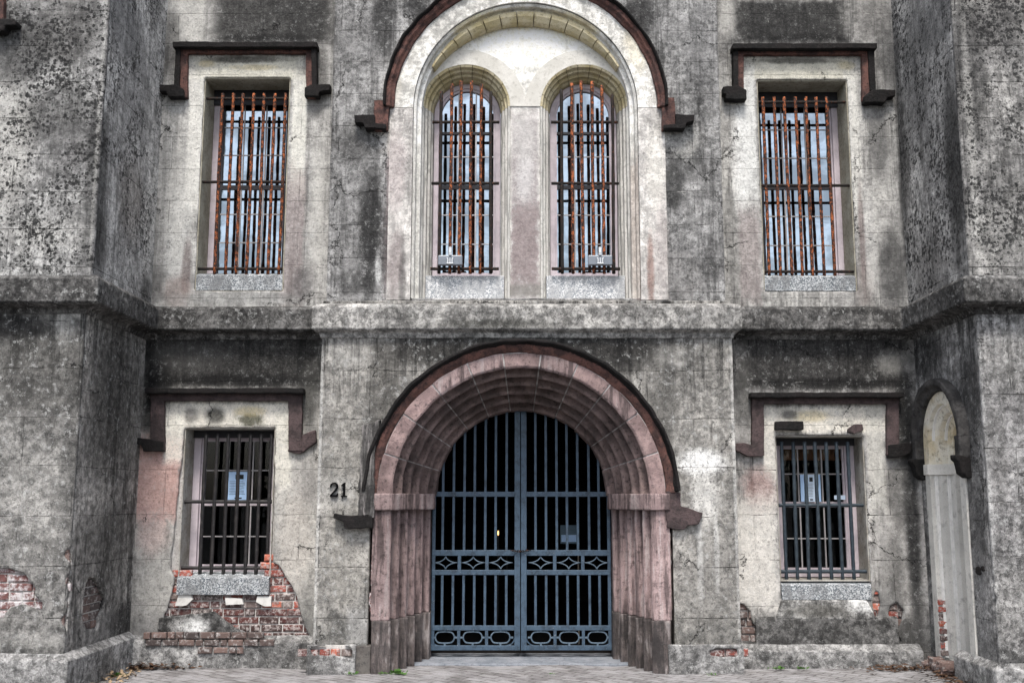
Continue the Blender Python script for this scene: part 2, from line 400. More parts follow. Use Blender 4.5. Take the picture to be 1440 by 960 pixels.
m_sr_up = stucco('stucco_side_upper_b', (.48,.47,.445), (.34,.333,.32), mott=.1, streak=.15, grain=.6, lich=.14, lichscale=24, Y=YSU, contrast=.2, seed=10, fleck=.25, jdark=.35, stains=[
    (1110, 30, 85, 34, (.035,.035,.035), .92, 'r', 1.2), (1022, 20, 14, 40, LIGHT, .6), (1230, 25, 40, 40, GREY, .5), (1130, 58, 90, 12, BLACK, .5), (1040, 230, 14, 90, WHITE, .5, E, 1.2), (1055, 360, 15, 70, PINK, .5, 'r', 1.5),
    (1235, 200, 18, 60, (.14,.138,.135), .75), (1255, 380, 22, 70, (.13,.128,.125), .8), (1272, 250, 10, 200, (.07,.07,.07), .8, E, 1.5), (1225, 340, 12, 90, LIGHT, .55), (1215, 400, 16, 40, (.3,.26,.24), .5),
    (1250, 80, 20, 50, (.09,.09,.09), .6),
    (1125, 97, 80, 17, (.57,.55,.47), .9, 'r', .8), (1050, 190, 14, 100, (.60,.60,.58), .85, 'r', .8), (1200, 200, 10, 110, (.60,.59,.55), .85, 'r', .8), (1222, 330, 12, 90, (.52,.51,.49), .6), (1212, 330, 5, 90, (.24,.19,.18), .7, E, 1.5), (1120, 86, 60, 5, DARK, .6, E, 3.), (1190, 92, 14, 8, YEL, .4)])
m_sl_lo = stucco('stucco_side_lower_a', (.50,.485,.45), (.34,.33,.31), mott=.12, streak=.12, Y=YS, contrast=.18, grain=.6, seed=11, fleck=.25, jh=.45, joff=.2, jdark=.35, stains=[
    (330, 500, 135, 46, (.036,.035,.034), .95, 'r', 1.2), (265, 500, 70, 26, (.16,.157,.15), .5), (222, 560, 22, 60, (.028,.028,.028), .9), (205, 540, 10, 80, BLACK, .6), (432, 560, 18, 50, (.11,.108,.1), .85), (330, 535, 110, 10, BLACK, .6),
    (222, 672, 34, 58, (.50,.33,.29), .85, 'r', 1.2), (215, 745, 24, 40, (.50,.37,.34), .55), (224, 830, 28, 60, (.46,.45,.42), .6), (430, 680, 22, 36, (.28,.27,.26), .6), (415, 760, 26, 80, (.46,.43,.39), .6),
    (325, 585, 90, 20, CREAM, .8, 'r', 1.), (268, 584, 12, 13, GREY, .6), (302, 584, 16, 14, (.10,.10,.09), .85), (352, 590, 22, 11, (.11,.11,.07), .85, E, 3.), (352, 578, 24, 8, YEL, .5), (245, 610, 14, 40, (.62,.60,.54), .8, 'r', 1.), (398, 625, 12, 60, (.56,.54,.48), .8, 'r', 1.),
    (264, 690, 5, 50, (.24,.10,.07), .85, E, 2.), (210, 900, 30, 40, (.36,.35,.34), .5), (330, 880, 110, 24, (.30,.29,.28), .8), (275, 880, 22, 14, (.6,.6,.59), .8), (430, 870, 14, 60, (.2,.2,.19), .5)])
m_sr_lo = stucco('stucco_side_lower_b', (.47,.455,.43), (.32,.312,.30), mott=.2, streak=.25, Y=YS, contrast=.22, grain=.6, seed=12, fleck=.3, jh=.45, joff=.2, stains=[
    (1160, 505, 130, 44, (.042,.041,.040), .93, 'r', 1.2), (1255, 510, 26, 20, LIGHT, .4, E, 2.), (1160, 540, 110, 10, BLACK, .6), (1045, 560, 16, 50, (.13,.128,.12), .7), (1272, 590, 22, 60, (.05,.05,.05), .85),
    (1160, 590, 90, 18, CREAM, .75, 'r', 1.2), (1140, 585, 30, 9, YEL, .45), (1110, 583, 12, 8, GREY, .8), (1082, 620, 10, 50, (.55,.53,.48), .8, 'r', 1.), (1232, 640, 12, 80, (.50,.49,.45), .7, 'r', 1.2),
    (1068, 690, 26, 36, (.33,.20,.18), .6), (1062, 780, 30, 80, (.56,.54,.5), .85, 'r', 1.2), (1282, 720, 12, 200, (.045,.045,.045), .9, E, 1.4), (1255, 800, 20, 60, (.14,.137,.13), .7), (1262, 690, 18, 60, (.15,.147,.14), .75),
    (1160, 888, 110, 16, (.06,.059,.057), .9, 'r', 1.4), (1246, 860, 24, 40, (.22,.217,.21), .7), (1240, 765, 12, 60, (.42,.41,.39), .6)])
m_b_up = stucco('stucco_bay_upper', (.38,.375,.365), (.27,.266,.26), mott=.15, streak=.25, lich=.3, lichscale=28, Y=YBU, contrast=.3, grain=.8, seed=13, fleck=.35, jdark=.5, stains=[
    (461, 210, 3, 260, WHITE, .3, E, 1.), (1016, 210, 3, 260, WHITE, .3, E, 1.), (505, 60, 36, 70, (.27,.265,.26), .5), (500, 310, 36, 110, (.27,.265,.26), .4), (520, 320, 18, 95, (.04,.04,.04), .9, E, 2.4), (500, 395, 30, 20, DARK, .5, E, 2.4), (985, 120, 24, 60, DARK, .35, E, 2.6), (532, 375, 5, 28, WHITE, .6, E, 2.), (500, 205, 40, 30, DARK, .5), (557, 290, 15, 125, (.30,.255,.25), .9, 'r', 1.2), (545, 345, 14, 60, (.09,.08,.078), .6, E, 2.4),
    (548, 190, 18, 34, (.60,.57,.52), .7), (540, 30, 20, 60, DARK, .7), (585, 10, 20, 24, BLACK, .7), (900, 20, 26, 40, DARK, .8), (960, 215, 30, 44, (.09,.09,.088), .7), (965, 200, 26, 26, LIGHT, .6, E, 4.), (922, 250, 15, 80, (.47,.455,.43), .85, 'r', 1.4), (925, 370, 14, 50, (.30,.26,.25), .7, 'r', 1.6),
    (948, 265, 16, 40, (.07,.07,.068), .8), (925, 180, 18, 40, (.62,.60,.55), .7), (900, 380, 14, 50, (.25,.14,.11), .6, E, 2.), (952, 390, 40, 40, (.24,.23,.22), .5), (985, 60, 24, 90, (.27,.268,.265), .4), (573, 410, 16, 20, DARK, .6)])
m_b_lo = stucco('stucco_bay_lower', (.42,.405,.375), (.27,.262,.245), mott=.25, streak=.2, Y=YB, contrast=.3, seed=14, fleck=.45, jh=.48, joff=.04, stains=[
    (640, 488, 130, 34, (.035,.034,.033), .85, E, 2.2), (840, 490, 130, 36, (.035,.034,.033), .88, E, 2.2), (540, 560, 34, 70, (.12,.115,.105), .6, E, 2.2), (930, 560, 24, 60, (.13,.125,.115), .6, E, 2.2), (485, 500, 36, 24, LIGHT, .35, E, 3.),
    (448, 690, 3, 260, WHITE, .3, E, 1.), (1034, 690, 3, 260, WHITE, .3, E, 1.), (985, 650, 38, 20, WHITE, .85, E, 1.6), (990, 700, 22, 50, (.6,.59,.56), .7, E, 1.6), (985, 790, 5, 60, WHITE, .5, E, 1.6), (1008, 780, 4, 60, WHITE, .5, E, 1.6), (480, 640, 30, 90, (.30,.288,.26), .4), (485, 780, 34, 80, (.36,.345,.31), .45, E, 2.), (478, 688, 28, 22, (.42,.41,.385), .85, E, 1.), (508, 880, 20, 24, (.42,.415,.40), .6, 'r', 1.),
    (1000, 830, 40, 80, (.26,.252,.235), .5), (945, 500, 30, 18, LIGHT, .35, E, 3.), (515, 640, 8, 60, (.1,.095,.09), .7)])
m_string = stucco('stone_string_course', (.26,.25,.235), (.10,.097,.09), mott=.5, streak=.1, joints=False, contrast=.4, seed=15, fleck=.4, grain=.9)
m_string_s = stucco('stone_string_sides', (.20,.195,.188), (.075,.073,.07), mott=.5, streak=.1, joints=False, contrast=0.5, seed=16, fleck=.45)
m_plinth = stucco('stucco_plinth', (.38,.375,.365), (.18,.177,.172), mott=.5, streak=.0, joints=False, contrast=.38, seed=17, fleck=.5)
m_dado = stucco('stucco_dado', (.27,.265,.257), (.13,.127,.122), mott=.45, streak=.1, joints=False, contrast=0.5, seed=31, fleck=.3)
m_core = stone('reveal_render', (.42,.40,.33), (.30,.28,.22), (.12,.11,.09), 5, .4)
m_mortar = stone('lime_mortar', (.62,.60,.57), (.42,.40,.38), (.12,.11,.1), 9, .4)
m_cream = stucco('cream_render', (.66,.65,.61), (.52,.51,.475), mott=.08, streak=.15, joints=False, Y=YBU+.2, seed=18, fleck=.2, grain=.35, contrast=.2, gam=1.5, stains=[
    (738, 60, 90, 45, (.80,.78,.70), .5), (650, 42, 60, 18, (.58,.49,.26), .55, E, 1.4), (830, 42, 60, 18, (.58,.49,.26), .55, E, 1.4), (738, 32, 80, 12, (.55,.46,.24), .5), (738, 290, 21, 150, (.34,.31,.305), .9, 'r', 1.6), (738, 250, 14, 40, (.52,.51,.5), .6, E, 2.4), (738, 200, 20, 40, (.5,.49,.47), .5), (738, 345, 20, 60, (.27,.22,.215), .75, 'r', 2.),
    (588, 330, 12, 100, (.42,.41,.38), .6), (890, 330, 14, 110, (.34,.28,.24), .6, 'r', 1.4), (738, 408, 170, 10, (.26,.25,.23), .8)])
m_band = stucco('cream_band', (.66,.645,.60), (.48,.47,.44), mott=.06, streak=.04, joints=False, Y=YBU, seed=19, fleck=.2, grain=.4, contrast=.3, gam=1.5, stains=[
    (555, 100, 14, 60, (.5,.47,.4), .5), (895, 60, 20, 50, (.62,.56,.42), .5)])
m_yel = stone('yellowed_stone', (.58,.52,.36), (.46,.39,.22), (.24,.20,.12), 5., .35, bumpd=.006)
m_lband = stone('pale_band_render', (.64,.625,.58), (.54,.525,.48), (.36,.345,.31), 3., .25, bumpd=.005)
m_greystone = stone('light_grey_render', (.62,.61,.57), (.50,.49,.46), (.24,.235,.22), 3., .4, streak=(3, 3, .3), bumpd=.005)
m_pink = stone('pink_sandstone', (.36,.27,.262), (.245,.18,.176), (.05,.038,.038), 3.4, .55, streak=(1.8, 1.8, .15), bumpd=.014, isl=.3)
m_pink_dark = stone('weathered_sandstone', (.17,.105,.095), (.10,.066,.062), (.035,.027,.027), 2.6, .4, bumpd=.010, streak=(1, 1, 1))
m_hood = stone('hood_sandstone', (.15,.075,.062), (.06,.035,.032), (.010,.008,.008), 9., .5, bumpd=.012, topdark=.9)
m_hoodcap = stone('sooty_stone', (.011,.009,.009), (.006,.006,.006), (.026,.023,.022), 6., .5, bumpd=.012)
m_hoodpink = stone('broken_sandstone', (.095,.068,.068), (.045,.034,.034), (.022,.019,.02), 7., .5, bumpd=.012)
m_hoodgrey = stone('grey_hood_stone', (.13,.125,.12), (.06,.057,.055), (.02,.019,.019), 7., .5, bumpd=.014, streak=(4, 4, .4))
def granite():
    m = M('speckled_granite')
    v = m.voro(110.); sp = m.t.nodes.new('ShaderNodeSeparateColor'); m.t.links.new(v.outputs['Color'], sp.inputs[0])
    col = m.mix(m.ramp(sp.outputs[0], .25, .8), (.10,.115,.13), (.50,.52,.53))
    col = m.mix(m.math('MULTIPLY', m.ramp(m.noise(7., m.vm('MULTIPLY', m.pos, (1, 1, .5)), 6, .7), .42, .6), .75), col, (.15,.155,.16))
    m.color(col); m.bump(m.noise(120.), .5, .004); return m.m
m_granite = granite()
m_granitel = granite(); m_granitel.name = 'pale_granite'
for l_ in [n_ for n_ in m_granitel.node_tree.nodes if n_.type == 'MIX']:
    for q_ in (6, 7):
        c_ = l_.inputs[q_].default_value; l_.inputs[q_].default_value = tuple(min(.72, v*1.5+.1) for v in c_[:3])+(1,)
def brickmat():
    m = M('old_brick')
    g = m.t.nodes.new('ShaderNodeNewGeometry'); rnd = g.outputs['Random Per Island']
    cr = m.t.nodes.new('ShaderNodeValToRGB'); m.t.links.new(rnd, cr.inputs[0]); cr.color_ramp.interpolation = 'CONSTANT'
    el = cr.color_ramp.elements; el[0].position = 0; el[0].color = (.40,.10,.07,1); el[1].position = .25; el[1].color = (.12,.05,.045,1)
    for p, c in ((.45, (.46,.14,.09,1)), (.6, (.10,.07,.065,1)), (.75, (.20,.16,.145,1)), (.87, (.23,.06,.045,1))):
        e = el.new(p); e.color = c
    n = m.noise(26., None, 5, .75); n2 = m.noise(120., None, 3)
    col = m.mix(m.math('MULTIPLY', m.ramp(n, .47, .60), .85), cr.outputs[0], (.46,.41,.39))
    col = m.mix(m.math('MULTIPLY', m.ramp(m.noise(6., None, 5, .7), .52, .60), .7), col, (.10,.07,.066))
    col = m.mix(m.math('MULTIPLY', m.ramp(n2, .5, .7), .5), col, (.03,.02,.02))
    m.color(col); m.bump(m.math('ADD', n, n2), .7, .01); return m.m
m_brick = brickmat()
def brickmat2():
    m = M('dark_worn_brick')
    g = m.t.nodes.new('ShaderNodeNewGeometry'); rnd = g.outputs['Random Per Island']
    col = m.mix(rnd, (.06,.05,.048), (.17,.115,.10))
    n = m.noise(22., None, 5, .75)
    col = m.mix(m.math('MULTIPLY', m.ramp(n, .5, .66), .85), col, (.42,.40,.39))
    m.color(col); m.bump(n, .8, .012); return m.m
m_brick2 = brickmat2()
def brickmat3():
    m = M('whitewashed_brick')
    n = m.noise(14., None, 6, .8)
    col = m.mix(m.ramp(n, .44, .6), (.14,.065,.06), (.55,.52,.52))
    m.color(col); m.bump(n, .8, .012); return m.m
m_brick3 = brickmat3()
m_rust = metal('rusted_iron', (.016,.010,.009), (.40,.115,.038), 42, .8, .475, .60)
m_rustdk = metal('dark_rusted_iron', (.011,.009,.008), (.13,.045,.022), 36, .8, .54, .66)
m_iron = metal('dark_painted_iron', (.017,.016,.017), (.04,.036,.034), 18, .5, .45, .65)
m_ironblue = metal('blue_black_iron', (.022,.032,.042), (.045,.06,.072), 18, .5, .45, .65)
m_gate = metal('blue_grey_gate_paint', (.053,.088,.130), (.023,.038,.056), 14, .5, .42, .68, .4, .8)
m_gatel = metal('worn_edge_gate_paint', (.10,.14,.18), (.045,.075,.11), 30, .55, .42, .65, .4, .5)
m_frame = plain('mauve_painted_wood', (.52,.46,.49), .6, .3, 0, 10, .35)
m_munt = plain('grey_painted_glazing_bar', (.42,.40,.40), .6, .3)
m_muntd = plain('dark_wood_and_head_shade', (.03,.03,.035), .6, .3)
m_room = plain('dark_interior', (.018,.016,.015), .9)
m_wood = plain('orange_brown_wood', (.16,.07,.03), .7)
m_paper = plain('pale_blue_paper', (.42,.60,.85), .7, .2, 0, 5, .1)
m_paperw = plain('white_paper', (.60,.72,.86), .7, .2, 0, 5, .1)
m_ink = plain('grey_ink', (.10,.16,.26), .7)
m_inkd = plain('black_ink', (.015,.018,.02), .7)
m_black = plain('black_number_paint', (.004,.004,.005), .9, .05)
m_fit = plain('grey_floodlight_glass', (.17,.19,.22), .35, .5)
m_white = plain('white_bracket', (.62,.64,.66), .5)
m_bulb = plain('warm_bulb', (1., .55, .22), .5, .3, 1.6)
m_slab = stone('blue_grey_threshold_stone', (.17,.19,.215), (.25,.265,.29), (.08,.085,.1), 5., .3)
m_leaf = plain('green_weed_leaf', (.07,.16,.03), .6)
m_dry = plain('dry_brown_leaf', (.075,.042,.026), .8)
m_dry2 = plain('pale_dry_leaf', (.30,.22,.14), .8)
def glassmat(name, tint, met, dark):
    m = M(name)
    cl = m.noise(1.4, m.vm('MULTIPLY', m.pos, (1, 1, 1.6)), 5, .6, .6); dt = m.noise(14., None, 5, .7)
    c = m.mix(m.ramp(cl, .42, .60), tuple(v*.62 for v in tint), tuple(min(1, v*1.2) for v in tint))  # large blotches paint cloud reflections into the pane tint
    c = m.mix(m.math('MULTIPLY', m.ramp(dt, .5, .68), .5), c, tuple(v*.55 for v in tint))
    m.color(c); m.b.inputs['Metallic'].default_value = met; m.b.inputs['Roughness'].default_value = .04
    m.bump(m.noise(3.5, None, 2), .12, .01)
    return m.m
m_skyglass = glassmat('sky_reflecting_pane', (.31,.36,.40), 1., 0)
def clearglass():
    m = M('dark_window_glass')
    m.color((.9,.95,1.)); m.b.inputs['Transmission Weight'].default_value = 1.; m.b.inputs['Roughness'].default_value = 0.; m.b.inputs['IOR'].default_value = 1.25
    return m.m
m_glass = clearglass()

def pavemat():
    m = M('brick_paving')
    rot = m.t.nodes.new('ShaderNodeMapping'); m.t.links.new(m.pos, rot.inputs[0]); rot.inputs['Rotation'].default_value = (0, 0, math.radians(38))
    wob = m.vm('ADD', rot.outputs[0], m.vm('MULTIPLY', m.noise(5., None, 3, color=True), (.03, .03, 0)))
    br = m.t.nodes.new('ShaderNodeTexBrick'); m.t.links.new(wob, br.inputs['Vector'])
    br.inputs['Scale'].default_value = 1; br.inputs['Brick Width'].default_value = .21; br.inputs['Row Height'].default_value = .105
    br.inputs['Mortar Size'].default_value = .007; br.inputs['Mortar Smooth'].default_value = .4
    br.inputs['Color1'].default_value = (.27,.262,.262,1); br.inputs['Color2'].default_value = (.17,.162,.163,1); br.inputs['Mortar'].default_value = (.06,.055,.05,1)
    n = m.noise(3., None, 6, .7); n2 = m.noise(60., None, 4, .7)
    col = m.mix(m.math('MULTIPLY', m.ramp(n, .45, .62), .7), br.outputs['Color'], (.33,.325,.33))
    col = m.mix(m.math('MULTIPLY', m.ramp(n, .45, .33), .6), col, (.09,.085,.08))
    col = m.mix(m.math('MULTIPLY', m.ramp(n2, .52, .7), .5), col, (.04,.04,.04))
    m.color(col)
    m.bump(m.math('ADD', m.math('MULTIPLY', br.outputs['Fac'], -1.), m.math('ADD', m.math('MULTIPLY', n2, .5), n)), .9, .015)
    return m.m
m_pave = pavemat()

# ------------------------------------------------------------------ ground
g = bmesh.new(); add_plate(g, [(-3000, -3000), (3000, -3000), (3000, 3000), (-3000, 3000)], [], 'z', -.03, -.4)
tag(link('ground', g, stone('street_ground', (.07,.068,.066), (.05,.05,.048), (.03,.03,.03), 1., .3)), kind='structure')
bm = bmesh.new()
nx, ny = 120, 50
vv = [[None]*(ny+1) for _ in range(nx+1)]
for i in range(nx+1):
    for j in range(ny+1):
        x = -7+14*i/nx; y = 5.5+5.6*j/ny
        vv[i][j] = bm.verts.new((x, y, .012*noise.noise(Vector((x*1.7, y*1.7, 0)))+.006*noise.noise(Vector((x*6, y*6, 3)))))
for i in range(nx):
    for j in range(ny): bm.faces.new((vv[i][j], vv[i+1][j], vv[i+1][j+1], vv[i][j+1]))
tag(link('pavement', bm, m_pave, smooth=True), 'worn grey brick pavement in front of the doorway', kind='structure')

# ------------------------------------------------------------------ the building
BD = empty('prison_building', (0, YS, 0), 'old grey stucco jail building with barred windows, arched pink stone doorway and projecting wings', 'building')
ZT = 8.2
def part(name, bm, mat, label=None, **k): return link(name, bm, mat, BD, label, **k)

# brick fields that show where the render has fallen off: outline in pixels -> hole in the render and bricks behind
def bricks(name, outline, front, plane, mat, label, course=.0765, blen=.215, seed=0, proud=.02, sgn=1, z0=0.):
    """outline in wall coordinates; front = coordinate of the masonry face; bricks stand proud of it"""
    xs = [p[0] for p in outline]; zs = [p[1] for p in outline]
    bm = bmesh.new(); rng = random.Random(seed)
    def inside(x, z):
        c = False; n = len(outline)
        for i in range(n):
            x0, y0 = outline[i]; x1, y1 = outline[(i+1) % n]
            if (y0 > z) != (y1 > z) and x < (x1-x0)*(z-y0)/(y1-y0)+x0: c = not c
        return c
    r = int((min(zs)-z0)/course)-1
    while z0+r*course < max(zs)+course:
        zb = z0+r*course; x = min(xs)-.3+rng.uniform(0, .2)+(blen/2 if r % 2 else 0)
        while x < max(xs)+.1:
            L = blen if rng.random() < .6 else blen*.5
            L *= rng.uniform(.93, 1.05)
            hit = any(inside(x+L*a, zb+course*b) for a in (0, .25, .5, .75, 1) for b in (.1, .5, .9))
            if hit:
                pr = proud*rng.uniform(.35, 1.15)
                g = .006
                a, b_ = x+g, x+L-g
                c0, c1 = zb+g+rng.uniform(-.002, .002), zb+course-g+rng.uniform(-.002, .003)
                f = front-sgn*pr; bk = front+sgn*.03
                # a brick with worn front corners
                w = .006+rng.random()*.008
                ring0 = [(a, c0), (b_, c0), (b_, c1), (a, c1)]
                ring1 = [(a+w*rng.uniform(.5, 1.6), c0+w*rng.uniform(.4, 1.3)), (b_-w*rng.uniform(.5, 1.6), c0+w*rng.uniform(.4, 1.3)), (b_-w*rng.uniform(.5, 1.6), c1-w*rng.uniform(.4, 1.3)), (a+w*rng.uniform(.5, 1.6), c1-w*rng.uniform(.4, 1.3))]
                mk = (lambda p, d: (p[0], d, p[1])) if plane == 'y' else (lambda p, d: (d, p[0], p[1]))
                v0 = [bm.verts.new(mk(p, bk)) for p in ring0]; v1 = [bm.verts.new(mk(p, f+sgn*.009)) for p in ring0]
                v2 = [bm.verts.new(mk(p, f+sgn*rng.uniform(-.003, .003))) for p in ring1]
                for A, Bv in ((v0, v1), (v1, v2)):
                    for i in range(4): bm.faces.new((A[i], A[(i+1) % 4], Bv[(i+1) % 4], Bv[i]))
                bm.faces.new(v2); bm.faces.new(list(reversed(v0)))
            x += L
        r += 1
    return part(name, bm, mat, label)

# ---- openings (wall coordinates)
def opening(l, r, t, b, Y):
    """mean vertical edges of the opening from the pixel corners"""
    x0 = (P(l[0], l[1], Y)[0]+P(l[2], l[3], Y)[0])/2; x1 = (P(r[0], r[1], Y)[0]+P(r[2], r[3], Y)[0])/2
    return x0, x1, P(l[0], b, Y)[1], P(l[0], t, Y)[1]
OUL = opening((289,110,271,408), (410,110,396,408), 109, 409, YSU)
OUR = opening((1064,112,1075,410), (1189,112,1209,410), 112, 410, YSU)
OLL = opening((258,602,249,835), (385,602,381,835), 601, 838, YS)
OLR = opening((1091,612,1098,842), (1220,612,1221,842), 612, 843, YS)

# ---- side walls
def side(upper, left):
    Y = YSU if upper else YS
    z0, z1 = (ZS, ZT) if upper else (0, ZS)
    op = {(1,1): OUL, (1,0): OUR, (0,1): OLL, (0,0): OLR}[(upper, left)]
    x0, x1 = ((XLU, BLU) if upper else (XL, BL)) if left else ((BRU, XRU) if upper else (BR, XR))
    x0 -= .05; x1 += .05
    hole = rough(rect(*op), .004, .06, 3+upper+2*left)
    holes = [hole]
    return Y, z0, z1, op, x0, x1, holes
mats = {(1,1): m_sl_up, (1,0): m_sr_up, (0,1): m_sl_lo, (0,0): m_sr_lo}
D = .045   # thickness of the render coat
for upper in (1, 0):
    for left in (1, 0):
        Y, z0, z1, op, x0, x1, holes = side(upper, left)
        outer = rect(x0, x1, z0, z1)
        if not upper and left:
            # the window hole and the fallen render beneath it are one ragged opening
            poly = PP([(238,800),(245,812),(240,835),(234,858),(230,862),(230,872),(300,862),(330,884),(352,893),(405,898),(438,900),(428,880),(420,852),(417,838),(404,815),(398,806),(392,796),(384,790)], Y)
            big = rough(poly+[(op[1], op[3]), (op[0], op[3])], .006, .05, 5, 14)
            ragged = rough(PP([(200,872),(225,876),(240,893),(280,896),(340,897),(372,906),(372,914),(330,916),(280,910),(225,906),(200,897)], Y), .008, .05, 6, 14)
            holes = [big]
        if not upper and not left:
            extra = [PP([(1030,846),(1047,850),(1056,862),(1058,876),(1078,895),(1066,902),(1045,900),(1030,906)], Y),
                     PP([(1230,828),(1236,834),(1238,846),(1236,867),(1230,868),(1228,845)], Y),
                     PP([(1252,852),(1262,846),(1272,858),(1268,872),(1262,890),(1258,875),(1250,864)], Y),
                     PP([(1262,893),(1270,902),(1262,905),(1258,916),(1256,905),(1262,900)], Y)]
            holes += [rough(e, .006, .03, i+8, 20) for i, e in enumerate(extra)]
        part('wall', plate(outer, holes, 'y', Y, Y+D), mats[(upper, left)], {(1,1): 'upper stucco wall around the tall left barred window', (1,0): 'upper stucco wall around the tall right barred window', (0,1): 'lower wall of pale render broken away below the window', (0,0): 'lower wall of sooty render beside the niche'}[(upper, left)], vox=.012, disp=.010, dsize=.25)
        part('masonry', plate(outer, [rect(*op)], 'y', Y+D+.004, Y+.42), m_mortar if not upper else m_core, None)
        # painted reveals lining the opening
        bm = bmesh.new(); a, b, c, d = op; t = .012
        if upper:
            add_plate(bm, rect(a+.001, b-.001, c+.001, d-.001), [rect(a+t, b-t, c+t, d-t)], 'y', Y+.02, Y+.40)
        else:
            add_plate(bm, rect(a+.001, b-.001, c+.18, d-.001), [rect(a+t, b-t, c+.18+t, d-t)], 'y', Y+.02, Y+.40)
        part('window_reveal', bm, m_core if upper else stone('reveal_grey', (.40,.39,.36), (.28,.26,.22), (.12,.11,.1), 4, .4))
        # granite sill
        sillpx = {(1,1): (272,397,386,409), (1,0): (1075,1209,388,411), (0,1): (250,382,812,836), (0,0): (1097,1221,822,843)}[(upper, left)]
        sx0, sx1 = op[0]+.004, op[1]-.004
        sz1 = P(300, sillpx[2], Y-.01)[1]; sz0 = P(300, sillpx[3], Y-.01)[1]
        sb = plate([(Y-.02 if not upper else Y+.02, sz0), (Y-.02 if not upper else Y+.02, sz1), (Y+.10, sz1+.035), (Y+.40, sz1+.045), (Y+.40, sz0)], [], 'x', sx0, sx1)
        part('window_sill', sb, m_granite, 'speckled granite sill', bevel=.006)

# bands round the lower side windows are flush: a slight raised lintel only
# brick beneath the lower left window and beside it
pl = PP([(234,798),(246,812),(250,850),(226,850),(232,838)], YS)
bricks('exposed_brickwork', pl, YS+D, 'y', m_brick, 'bright red bricks left of the granite sill', seed=3, proud=.014, z0=.02)
pl = PP([(380,788),(396,796),(408,815),(420,838),(422,858),(380,858)], YS)
bricks('exposed_brickwork', pl, YS+D, 'y', m_brick, 'bright red bricks right of the granite sill', seed=4, proud=.014, z0=.02)
pl = PP([(226,852),(250,852),(250,836),(378,836),(378,860),(424,860),(440,902),(300,904),(226,880)], YS)
m_brickd = brickmat(); m_brickd.name = 'dark_red_brick'
for n_ in m_brickd.node_tree.nodes:
    if n_.type == 'VALTORGB':
        for e_, c_ in zip(n_.color_ramp.elements, ((.11,.04,.035,1), (.06,.035,.032,1), (.20,.06,.045,1), (.09,.075,.07,1), (.20,.17,.155,1), (.08,.03,.028,1))): e_.color = c_
bricks('exposed_brickwork', pl, YS+D, 'y', m_brickd, 'dark red bricks in rows below the left window sill', seed=8, proud=.014, z0=.02)
rl = bricks('exposed_brickwork', PP([(1030,843),(1050,848),(1082,900),(1045,906),(1030,906)], YS), YS+D, 'y', m_brick2, 'dark bricks bared at the foot of the right wall', seed=5, proud=.03)
bricks('exposed_brickwork', PP([(1226,826),(1240,830),(1240,868),(1226,870)], YS), YS+D, 'y', m_brick, None, seed=6, proud=.03)
bricks('exposed_brickwork', PP([(1248,846),(1275,846),(1275,892),(1248,892)], YS), YS+D, 'y', m_brick2, None, seed=7, proud=.03)
# slab of old render bulging under the left window, and patches of lime between the bricks
bm = plate(rough(PP([(224,868),(300,860),(330,882),(356,893),(410,899),(440,903),(440,914),(372,913),(366,898),(300,897),(250,896),(232,890),(222,884)], YS), .006, .04, 31, 14), [], 'y', YS-.03, YS+.03)
part('render_bulge', bm, stucco('bulging_render', (.34,.335,.325), (.2,.197,.19), joints=False, Y=YS, seed=44, fleck=.4, stains=[(275,880,22,12,WHITE,.8)]), 'smeared old render below the bricks', vox=.01, disp=.02, dsize=.12)
for pts in ([(251,836),(268,836),(271,842),(262,851),(246,852)], [(362,838),(381,838),(381,852),(372,852),(360,846)], [(316,840),(340,841),(342,849),(318,850)]):
    bm = bmesh.new(); add_plate(bm, rough(PP(pts, YS), .003, .02, 9, 20), [], 'y', YS-.001, YS+.04)
    part('lime_patch', bm, plain('white_lime', (.62,.61,.58), .9), 'white lime filling under the sill', bevel=.006)

# stepped base under the right window
bm = plate([(YS-.03, P(1160,905,YS)[1]-.2), (YS-.03, P(1160,870,YS-.05)[1]), (YS-.004, P(1160,866,YS)[1]), (YS+.02, P(1160,866,YS)[1]), (YS+.02, P(1160,905,YS)[1]-.2)], [], 'x', P(1062,880,YS)[0], P(1262,880,YS)[0])
part('dado', bm, m_dado, 'sooty raised band under the right window', vox=.012, disp=.012, dsize=.15)
bm = plate(rough(PP([(1098,843),(1218,843),(1232,870),(1090,870)], YS), .004, .06, 12), [], 'y', YS-.03, YS+.02)
part('sill_apron', bm, stucco('apron_render', (.36,.355,.34), (.26,.255,.245), joints=False, Y=YS, seed=45, stains=[(1150,858,45,10,(.17,.165,.15),.8), (1215,850,26,12,WHITE,.8)]), None, vox=.010, disp=.008)

# ---- central bay
PCX = P(733, 697, YB)[0]; PZ = P(733, 697, YB)[1]           # doorway arch centre
R_OUT = 1.475
up_cx, up_cz = P(739, 152, YBU); R_UP = 165*YBU/F
left_strip = rough([(BL-.01, 0), (PCX-R_OUT+.0, 0)], .001, .1, 1)
